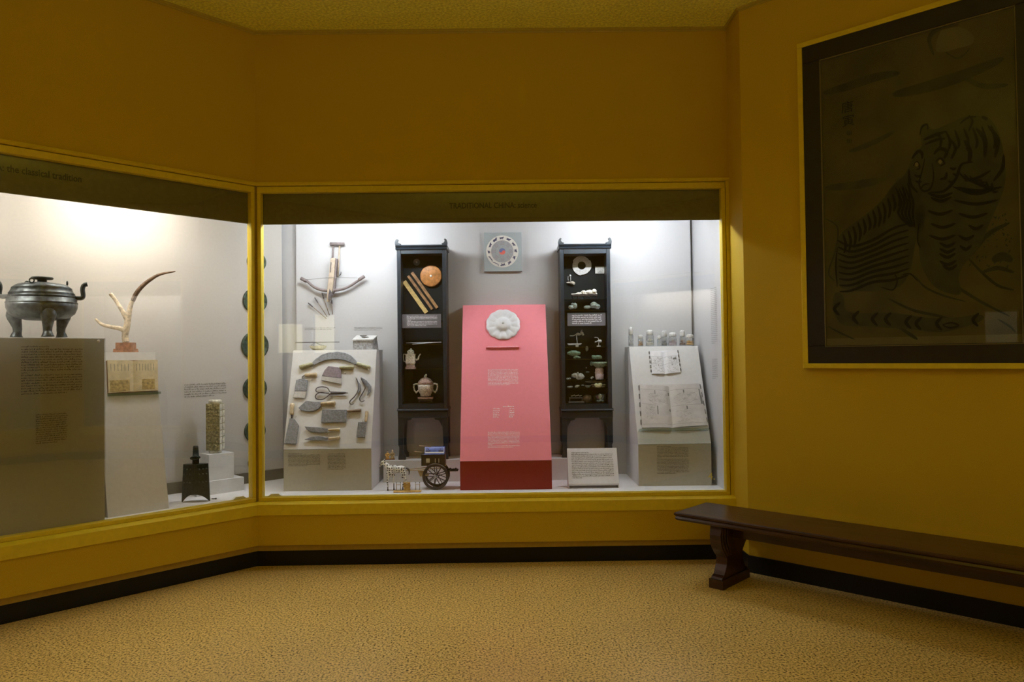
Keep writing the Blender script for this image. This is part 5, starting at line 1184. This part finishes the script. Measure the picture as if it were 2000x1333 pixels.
# white text board on an easel foot
YW = 5.545; bl = at_y(1110.5, 946, YW); br = at_y(1209, 944, YW); tl = at_y(1104.8, 876.5, YW+.10); 
zb = bl.z; wd = br.x-bl.x; L = math.hypot(.10, tl.z-bl.z); cx = (bl.x+br.x)/2
r = thing('text_board', 'tilted white text board standing in front of the right cabinet', 'board', loc=(cx, YW, ZD)); w2 = wd/2; zl = zb-ZD; zh = tl.z-ZD
FWB = Frame((cx-w2, YW, zb), (1, 0, 0), (0, .10, tl.z-bl.z))
q = MB(); q.extx([(0, zl), (.10, zh), (.104, zh-.004), (.010, zl-.012), (.002, zl-.014)], -w2, w2); q.build('panel', M_PAGEW, r)
q = MB(); q.extx([(.012, 0), (.106, 0), (.100, zh-.012)], -w2, -w2+.006); q.extx([(.012, 0), (.106, 0), (.100, zh-.012)], w2-.006, w2); q.box(-w2, w2, .10, .106, 0, zh*.5); q.build('foot', M_PEDW, r)
oo = Vector((cx, YW, ZD)); q = MB(); tmp = MB(); para(tmp, wd*.08, wd*.92, L*.14, L*.90, 15, heads=(0,), last=.25); q.add([FWB.W(*p)-oo for p in tmp.v], tmp.f); q.build('printed_text', M_TEXTG, r, recalc=False)

# ================================================================== LEFT CASE
def lbox(name, label, F0, u0, u1, d, z0, z1, m, cat='plinth'):
    fr = F0.at((u0+u1)/2, z0); r = thing(name, label, cat, fr); w_ = (u1-u0)/2
    return r, fr, w_
# plinth under the vessel, with clear text sheet
F1 = FL(.10); u1, zt1 = F1.hit(204, 661.5); u0 = F1.hit(-60, 700)[0]
zt1 = F1.hit(204, 662)[1]
r, fr, w_ = lbox('vessel_plinth', 'tall grey plinth with printed text under the bronze vessel at the far left', F1, u0-.35, u1, .45, ZD, zt1, M_PED)
MB().box(-w_, w_, 0, .42, 0, zt1-ZD).build('body', M_PED, r)
MB().box(-w_, w_, -.022, -.016, .01, zt1-ZD+.003).build('clear_sheet', M_JAR, r)
FT1 = Frame(F1.o-F1.Y*.001, F1.X, F1.Z)
def lpara(root, F0, o, blocks, m=M_TEXT):
    q = MB(); MI = o.M().inverted()
    for (xa, ya, xb, yb_, n, kw) in blocks:
        a, v1 = F0.hit(xa, ya); b, v0 = F0.hit(xb, yb_); t_ = MB(); para(t_, a, b, v0, v1, n, **kw); q.add([MI @ F0.W(*p) for p in t_.v], t_.f)
    return q.build('printed_text', m, root, recalc=False)
lpara(r, FT1, fr, [(41, 675, 162, 768, 19, dict(heads=(0,), gaps=(10,), last=.75)), (70, 809, 132, 864, 14, dict(last=.7))])
a, b = fr.hit(190, 667); MB().lathe([(0, -.030), (.008, -.030), (.009, -.026), (.009, -.022), (.004, -.022), (.004, 0)], 14, (a, 0, b), 'y').build('standoff_screw', M_CHROME, r)
# bronze tripod vessel
D2 = crop(0, 500, .27); FD = FL(.33); u, v = FD.hit(*D2(305, 588)); fr = FD.at(u, zt1)
r = thing('bronze_vessel', 'round lidded bronze vessel on three cabriole legs with two upright handles', 'vessel', Frame(fr.o, Vector((cos(radians(29)), sin(radians(29)), 0)), (0, 0, 1)))
Yd = fr.o.y; Fv = Frame(fr.o, (1, 0, 0), (0, 0, 1)); h = lambda x, y: Fv.hit(*D2(x, y)); zz = lambda y: max(0, h(305, y)[1])
R = (h(562, 380)[0]-h(50, 380)[0])/2*.875
m = MB(); m.lathe([(0, zz(470)), (R*.45, zz(466)), (R*.75, zz(450)), (R*.92, zz(420)), (R*.99, zz(380)), (R, zz(350)), (R*.985, zz(348)), (R*1.01, zz(345)), (R*1.01, zz(340)), (R*.985, zz(337)), (R*.98, zz(312)), (R*.90, zz(300)), (0, zz(298))], 48); m.build('bowl', M_BRONZE, r)
m = MB(); m.lathe([(R*.94, zz(305)), (R*.96, zz(298)), (R*.94, zz(292)), (R*.92, zz(280)), (R*.93, zz(274)), (R*.90, zz(268)), (R*.84, zz(240)), (R*.85, zz(236)), (R*.72, zz(212)), (R*.6, zz(204)), (R*.3, zz(194)), (0, zz(192))], 48); lid = m.build('lid', M_BRONZE, r)
m = MB(); m.lathe([(R*.16, zz(200)), (R*.13, zz(190)), (R*.14, zz(174)), (R*.30, zz(170)), (R*.32, zz(163)), (R*.30, zz(155)), (0, zz(153))], 32); m.build('lid_crown', M_BRONZED, lid)
for k in range(3):
    a = radians(-110+120*k); m = MB(); c_ = Vector((R*.70*cos(a), R*.70*sin(a), zz(212)))
    m.tube([c_+Vector((.014*cos(t)*sin(a), -.014*cos(t)*cos(a), .016+.014*sin(t))) for t in [i*2*pi/10 for i in range(11)]], .0045, 6); m.build('lid_ring', M_BRONZED, lid)
for s in (-1, 1):
    m = MB(); m.tube(curve([(s*R*.93, 0, zz(300)), (s*R*1.10, 0, zz(300)), (s*R*1.15, 0, zz(280)), (s*R*1.13, 0, zz(235)), (s*R*1.17, 0, zz(205)), (s*R*1.27, 0, zz(196))], 4), .020, 8, (.7, 2.2)); m.build('handle', M_BRONZED, r)
for k, a in enumerate((radians(-75), radians(-195), radians(45))):
    ca, sa = cos(a), sin(a); P = [(.66, 405, .030), (.76, 408, .044), (.80, 435, .044), (.76, 475, .034), (.71, 520, .026), (.71, 552, .024), (.73, 572, .030), (.735, 588, .036)]
    m = MB(); m.tube(curve([(R*p[0]*ca, R*p[0]*sa, max(.004, zz(p[1]))) for p in P], 3), [lerp(P[i//3][2], P[min(i//3+1, len(P)-1)][2], i % 3/3) for i in range(3*(len(P)-1)+1)], 14); m.build('leg', M_BRONZE, r)
# slanted plinth with the book and antler
F2 = FL(.16)
u1b = F2.hit(330, 990)[0]; ztp = 1.52
# top edge lies further back
FTp = FL(.40); zt2 = FTp.hit(300, 688)[1]; u1t = FTp.hit(310, 688)[0]; u0t = FTp.hit(196, 700)[0]-.03
r = thing('antler_plinth', 'pale slanted plinth carrying the antler and a small open book', 'plinth', F2.at((u0t+u1b)/2, ZD)); fr = F2.at((u0t+u1b)/2, ZD)
ua, ub = u0t-(u0t+u1b)/2, u1b-(u0t+u1b)/2; H = zt2-ZD
zb2 = H*.30
MB().extx([(0, 0), (.24, H), (.50, H), (.50, 0)], ua, ub).build('body', M_PEDW, r)
FSl = Frame(fr.W(0, 0, 0)-fr.Y*.001, F2.X, fr.Y*.24+Vector((0, 0, H)))
mk = [[('vtext', .1+.13*i, .12, .13+.13*i, .34) for i in range(6)]+[('stain', .05, .62, .8, .97)], [('vtext', .08+.12*i, .12, .11+.12*i, .34) for i in range(7)]+[('stain', .3, .62, .85, .95)]]
bk, _, _ = open_book('yellowed_open_book', 'yellowed open book with columns of writing on the slanted plinth below the antler', FSl, [(208.5, 705), (260, 706), (306.5, 704), (307.5, 764), (261, 766), (211, 769)], M_PAGE, .018, mk, stain=M_PAGEST, sidecol=None)
MB().box(-.17, .17, -.012, 0, -.02, -.004).build('support', M_SHELF, bk)
# antler
FA = FL(.52); u, v = FA.hit(*D2(910, 690)); fr = FA.at(u, zt2)
r = thing('antler', 'branched pale antler with a long dark tip on a reddish wooden block', 'antler', Frame(fr.o, (1, 0, 0), (0, 0, 1)))
Fv = Frame(fr.o, (1, 0, 0), (0, 0, 1)); z_off = max(0, Fv.hit(*D2(910, 690))[1]); h = lambda x, y: (Fv.hit(*D2(x, y))[0], Fv.hit(*D2(x, y))[1]-z_off)
S2 = .27/1431*fr.o.y
m = MB(); b0, b1 = h(838, 690)[0], h(982, 690)[0]; t0_, t1_ = h(853, 620)[0], h(968, 620)[0]; zt_ = h(900, 620)[1]; zm_ = h(900, 665)[1]
m.add([(b0, -.04, 0), (b1, -.04, 0), (b1, .04, 0), (b0, .04, 0), (b0+.003, -.038, zm_), (b1-.003, -.038, zm_), (b1-.003, .038, zm_), (b0+.003, .038, zm_)], [(0, 3, 2, 1), (4, 5, 6, 7), (0, 1, 5, 4), (1, 2, 6, 5), (2, 3, 7, 6), (3, 0, 4, 7)])
m.add([(t0_, -.034, zm_), (t1_, -.034, zm_), (t1_, .034, zm_), (t0_, .034, zm_), (t0_, -.032, zt_), (t1_, -.032, zt_), (t1_, .032, zt_), (t0_, .032, zt_)], [(0, 3, 2, 1), (4, 5, 6, 7), (0, 1, 5, 4), (1, 2, 6, 5), (2, 3, 7, 6), (3, 0, 4, 7)])
m.build('wooden_base', M_WOODRED, r)
def br_(pts, rad, y1=0):
    P = [h(*p) for p in pts]; n = len(P); Q = curve([(a, y1*i/(n-1), b) for i, (a, b) in enumerate(P)], 5); R_ = []
    for i in range(len(Q)): t = i/5; k = min(int(t), len(rad)-2); R_.append(lerp(rad[k], rad[k+1], t-k)*S2)
    return Q, R_
m = MB()
for a in (br_([(912, 618), (905, 570), (918, 500), (930, 430), (945, 350), (962, 310)], [24, 22, 23, 20, 16, 15]), br_([(915, 545), (880, 520), (820, 508), (760, 490), (718, 450)], [22, 17, 14, 12, 8], -.05), br_([(918, 450), (888, 385), (850, 315), (820, 268)], [20, 15, 13, 15], -.04)): m.tube(*a, 12)
m.build('beam', M_ANTLER, r, remesh=.004)
m = MB(); m.tube(*br_([(960, 318), (985, 265), (1030, 210), (1090, 162), (1160, 125), (1268, 104)], [15.5, 16, 15, 13, 10, 4]), 12); m.build('dark_tine', M_ANTLERD, r)
# white stepped risers, cong, bell
D3 = crop(330, 650, .27)
F3 = FL(.34)
def at_left(px, py, z):
    d = ray(px, py); t = (z-EYE.z)/d.z; return EYE+d*t
# lower step: front left bottom corner and right end from pixels on the deck
p_r = at_left(*D3(543, 1140), ZD); off = (p_r-CL).dot(F_LW.Y); F4 = FL(off); uR = F4.hit(*D3(543, 1140))[0]; uL = F4.hit(*D3(200, 1190))[0]; zS = F4.hit(*D3(543, 1045))[1]
fr = F4.at((uL+uR)/2, ZD); w_ = (uR-uL)/2
o = MB().box(-w_, w_, 0, .24, 0, zS-ZD).build('lower_step', M_PEDW); single(o, 'low white step, the lower of two under the carved stone tube', 'plinth', frame=fr)
F5 = FL(off+.025); uL2 = F5.hit(*D3(290, 1000))[0]; uR2 = F5.hit(*D3(470, 1000))[0]; zS2 = F5.hit(*D3(290, 886))[1]
fr = F5.at((uL2+uR2)/2, zS); w_ = (uR2-uL2)/2
o = MB().box(-w_, w_, 0, .17, 0, zS2-zS).build('upper_step', M_PEDW); single(o, 'small white block, the upper of two under the carved stone tube', 'plinth', frame=fr)
pc = fr.W(-.012, .085, 0); pc.z = zS2; Fv = Frame(pc, (1, 0, 0), (0, 0, 1)); h = lambda x, y: Fv.hit(*D3(x, y)); zq = lambda y: max(0, h(335, y)[1]-h(335, 868)[1])
wpx = (h(398, 700)[0]-h(272, 700)[0]); s_ = wpx/2/(cos(radians(22))+sin(radians(22)))
r = thing('stone_tube', 'tall square carved stone tube with round collars standing on the white steps', 'carving', loc=pc+Vector((h(335, 700)[0], 0, 0)), rz=radians(-38+16))
r.rotation_euler = (0, 0, 0)
zt_, zb_ = zq(510), zq(845)
m = MB(); m.box(-s_, s_, -s_, s_, zb_, zt_); m.build('body', M_JADE, r)
m = MB(); m.lathe([(0, 0), (s_*.86, 0), (s_*.92, zb_*.5), (s_*.92, zb_)], 28); m.lathe([(s_*.92, zt_), (s_*.92, zq(487)), (s_*.80, zq(484)), (s_*.6, zq(484)), (s_*.55, zt_)], 28); m.build('collars', M_JADEL, r)
m = MB()
nt_ = 7
for k in range(nt_):
    z0_, z1_ = lerp(zb_, zt_, (k+.06)/nt_), lerp(zb_, zt_, (k+.94)/nt_)
    for sx_ in (-1, 1):
        m.bbox(sx_*s_*.55-s_*.40, sx_*s_*.55+s_*.40, -s_-.003, -s_+.001, z0_, z1_, .002)
        for zz_ in (.3, .7): m.lathe([(s_*.10, -s_-.0045), (s_*.14, -s_-.003)], 10, (sx_*s_*.5, 0, lerp(z0_, z1_, zz_)), 'y')
m.build('carved_relief', M_JADE, r)
m = MB()
for k in range(nt_):
    z0_, z1_ = lerp(zb_, zt_, (k+.06)/nt_), lerp(zb_, zt_, (k+.94)/nt_); m.box(s_-.001, s_+.003, -s_*.92, -s_*.1, z0_, z1_); m.box(s_-.001, s_+.003, s_*.1, s_*.92, z0_, z1_)
m.build('side_relief', M_JADEL, r)
# bell
pb = at_left(*D3(195, 1222), ZD); Fv = Frame(pb, (cos(radians(8)), sin(radians(8)), 0), (0, 0, 1)); h = lambda x, y: Fv.hit(*D3(x, y)); zq = lambda y: max(0, h(195, y)[1]-h(195, 1222)[1])
r = thing('bronze_bell', 'flat dark bronze bell with a ringed stem handle beside the white steps', 'bell', Fv)
m = MB(); N = 24; rows = [(1.0, 0), (.97, .3), (.93, .65), (.88, 1.0)]; wB = (h(297, 1222)[0]-h(90, 1222)[0])/2; HB = zq(950); vs = []
for wv, t in rows:
    for k in range(N):
        a = 2*pi*k/N; x = cos(a); y = sin(a)*(1-abs(x)*.25)
        z = HB*t if t > 0 else zq(1165)*(1-abs(x)**2.2)
        vs.append((x*wB*wv, y*wB*.48*wv, z))
fs = [(i*N+k, i*N+(k+1) % N, (i+1)*N+(k+1) % N, (i+1)*N+k) for i in range(3) for k in range(N)]+[tuple(3*N+k for k in range(N))]
m.add(vs, fs, False); o = m.build('body', M_BRONZED, r); sd = o.modifiers.new('solid', 'SOLIDIFY'); sd.thickness = .006
m = MB(); m.lathe([(0, HB-.002), (wB*.24, HB-.002), (wB*.23, zq(915)), (wB*.32, zq(910)), (wB*.32, zq(900)), (wB*.22, zq(895)), (wB*.19, zq(840)), (wB*.17, zq(820)), (0, zq(818))], 18); m.build('stem', M_BRONZED, r)
m = MB(); m.tube([(wB*.30*cos(t), -wB*.3+.006*0, zq(905)+wB*.0+.012*sin(t)) for t in [i*2*pi/12 for i in range(13)]], .004, 6); m.build('stem_ring', M_BRONZED, r)
for zz_ in (985, 1022, 1080):
    for xx in (115, 140, 163, 228, 252, 274):
        X_ = h(xx, zz_)[0]; t = zq(zz_)/HB; fx = min(1, abs(X_)/(wB*.93)); yy = -wB*.48*.93*math.sqrt(max(0, 1-fx*fx))*(1-fx*.25)
        m = MB(); m.tube([(X_, yy+.006, zq(zz_)), (X_, yy-.010, zq(zz_)+.001)], [.006, .004], 8); m.build('boss', M_MIRROR, r)
# small dark screw on the deck
p = at_left(*D3(325, 1207), ZD); o = MB()
o.tube([(-.016, 0, .004), (.012, 0, .004)], .004, 6); o.tube([(.012, 0, .004), (.018, 0, .005)], .007, 8); o.tube([(.0, -.008, .004), (.004, .010, .004)], .003, 6)
o = o.build('loose_bracket', M_IRON); o.location = p; single(o, 'tiny dark metal bracket lying on the deck right of the bronze bell', 'bracket')
# wall text and bronze mirrors on the back wall of the left case
q = root_para(None, None, F_LB, [(360, 750, 443, 774, 6, dict(last=.7))], M_TEXTG, 'wall_text'); single(q, 'six-line printed paragraph on the back wall above the carved stone tube', 'text', frame=F_LB)
mir = [(500, 512, 19, 'highest'), (497, 588, 24, 'second from the top'), (497, 675.5, 27, 'largest, third from the top'), (497, 759, 23.5, 'fourth from the top'), (497, 842, 21, 'second from the bottom'), (497, 905, 13.5, 'lowest and smallest')]
for x, y, rp, lab in mir:
    F = FL(.70); a, v = F.hit(x, y); b, _ = F.hit(x+rp, y); c, _ = F.hit(x-rp, y); a = (b+c)/2; R = (b-c)/2; v2 = F.hit(x, y-rp)[1]; Rz_ = v2-v; R = (R+Rz_)/2 if abs(R-Rz_) < .3*R else Rz_
    fr = F.at(a, v); r = thing('bronze_mirror', 'round dark bronze disc behind the corner post, %s of six' % lab, 'disc', fr, group='bronze discs behind the corner post')
    MB().lathe([(0, -.016), (R*.12, -.016), (R*.16, -.012), (R*.82, -.012), (R*.86, -.018), (R*.98, -.018), (R, -.014), (R, 0), (0, 0)], 40, (0, 0, 0), 'y').build('disc_body', M_MIRROR, r)
    m = MB()
    for k in range(8): an = k*pi/4; m.ell((R*.5*cos(an), -.012, R*.5*sin(an)), (R*.10, .004, R*.07), 8, 6)
    m.lathe([(R*.68, -.012), (R*.70, -.0145), (R*.72, -.012)], 32, (0, 0, 0), 'y', cap=False); m.build('cast_relief', M_MIRROR, r)
    MB().lathe([(0, -.024), (R*.08, -.023), (R*.11, -.016)], 12, (0, 0, 0), 'y').build('knob', M_MIRROR, r)

# ================================================================== THINGS IN THE OPPOSITE CASES (seen mirrored in the glass)
def crane(fr, s):
    r = thing('crane_figurine', 'pale long-necked crane figurine in the lit case behind the camera', 'figurine', fr)
    q = MB(); q.ell((0, 0, s*.5), (s*.26, s*.10, s*.11)); q.tube(curve([(-s*.2, 0, s*.52), (-s*.36, 0, s*.62), (-s*.30, 0, s*.80), (-s*.38, 0, s*.92)], 4), [s*.07]*3+[s*.05]*5+[s*.035]*5, 8)
    q.ell((-s*.41, 0, s*.93), (s*.05, s*.035, s*.035)); q.tube([(-s*.44, 0, s*.93), (-s*.58, 0, s*.90)], [s*.015, s*.004], 6)
    for x in (-.03, .08): q.tube([(s*x, 0, s*.45), (s*x, 0, 0)], s*.018, 6)
    q.build('body', M_IVORY, r, remesh=s*.014)
    MB().lathe([(0, 0), (s*.22, 0), (s*.20, s*.03), (0, s*.03)], 20).build('base', M_CARTW, r)
r, L_ = None, LSE
def opp_box(fr, u, w_, d, z1, lab, nm, m):
    f2 = fr.at(u, .47); rr_ = thing(nm, lab, 'plinth', f2); MB().box(-w_/2, w_/2, .15, .15+d, 0, z1-.47).build('body', m, rr_)
    MB().box(-w_/2-.005, w_/2+.005, .145, .155+d, z1-.47, z1-.455).build('top_slab', m, rr_); return rr_
opp_box(FSE, .9, .5, .35, .80, 'low pale plinth under the crane in the case behind the camera', 'display_plinth', M_PED)
crane(Frame(FSE.W(.9, .30, .815), FSE.X, (0, 0, 1)), .34)
opp_box(FSE, 1.9, .45, .35, 1.25, 'tall grey plinth in the case behind the camera', 'tall_plinth', M_STONE)
opp_box(FSE, 2.75, .5, .35, .95, 'reddish plinth in the case behind the camera', 'red_plinth', M_CARVRED)
opp_box(FE, 1.0, .6, .35, 1.1, 'grey plinth in the east case right of the hall', 'east_plinth', M_STONE)
# two lit cream cards on the southwest wall
fsw, lsw = seg_frame(PS[2], PS[3])
def mirrored(px, py, yg=5.349):   # where the reflection seen at this photo point lies on the southwest wall
    d = ray(px, py); t = yg/d.y; p = EYE+d*t; q = Vector((d.x, -d.y, d.z)); n_ = fsw.Y
    return p+q*((fsw.o-p).dot(n_)/q.dot(n_))
M_LIT = emit_mat('backlit_cream', (1.0, .90, .52), 1.4)
for (a, b, c, d_, lab) in ((541, 633, 588, 690, 'square backlit cream sign on the wall behind the camera'), (612, 615, 650, 690, 'upright backlit cream sign on the wall behind the camera')):
    A_, B_ = mirrored(a, b), mirrored(c, d_); ua, ub = sorted(((A_-fsw.o).dot(fsw.X), (B_-fsw.o).dot(fsw.X))); f2 = fsw.at((ua+ub)/2, B_.z); w_ = (ub-ua)/2; H = A_.z-B_.z
    r = thing('backlit_sign', lab, 'sign', f2, group='backlit signs behind the camera'); MB().box(-w_, w_, -.06, -.004, 0, H).build('box', M_WHITEP, r)
    MB().box(-w_+.004, w_-.004, -.062, -.0605, .004, H-.004).build('lit_face', M_LIT, r)

# STUFF PARTS: print and brush strokes too small to pick apart singly
for o in C.objects:
    n_ = o.name.split('.')[0]
    if n_ in ('printed_text', 'page_print', 'page_stain', 'painted_clouds', 'painted_ground', 'painted_stripes', 'painted_tiger', 'seal', 'graduations', 'engraving', 'engraved_rings', 'contents', 'cords', 'wall_text', 'canopy_fret', 'canopy_border', 'veins', 'stones', 'carved_relief', 'side_relief', 'cast_relief', 'painted_eyes', 'signature', 'page_edges'):
        o['kind'] = 'stuff'
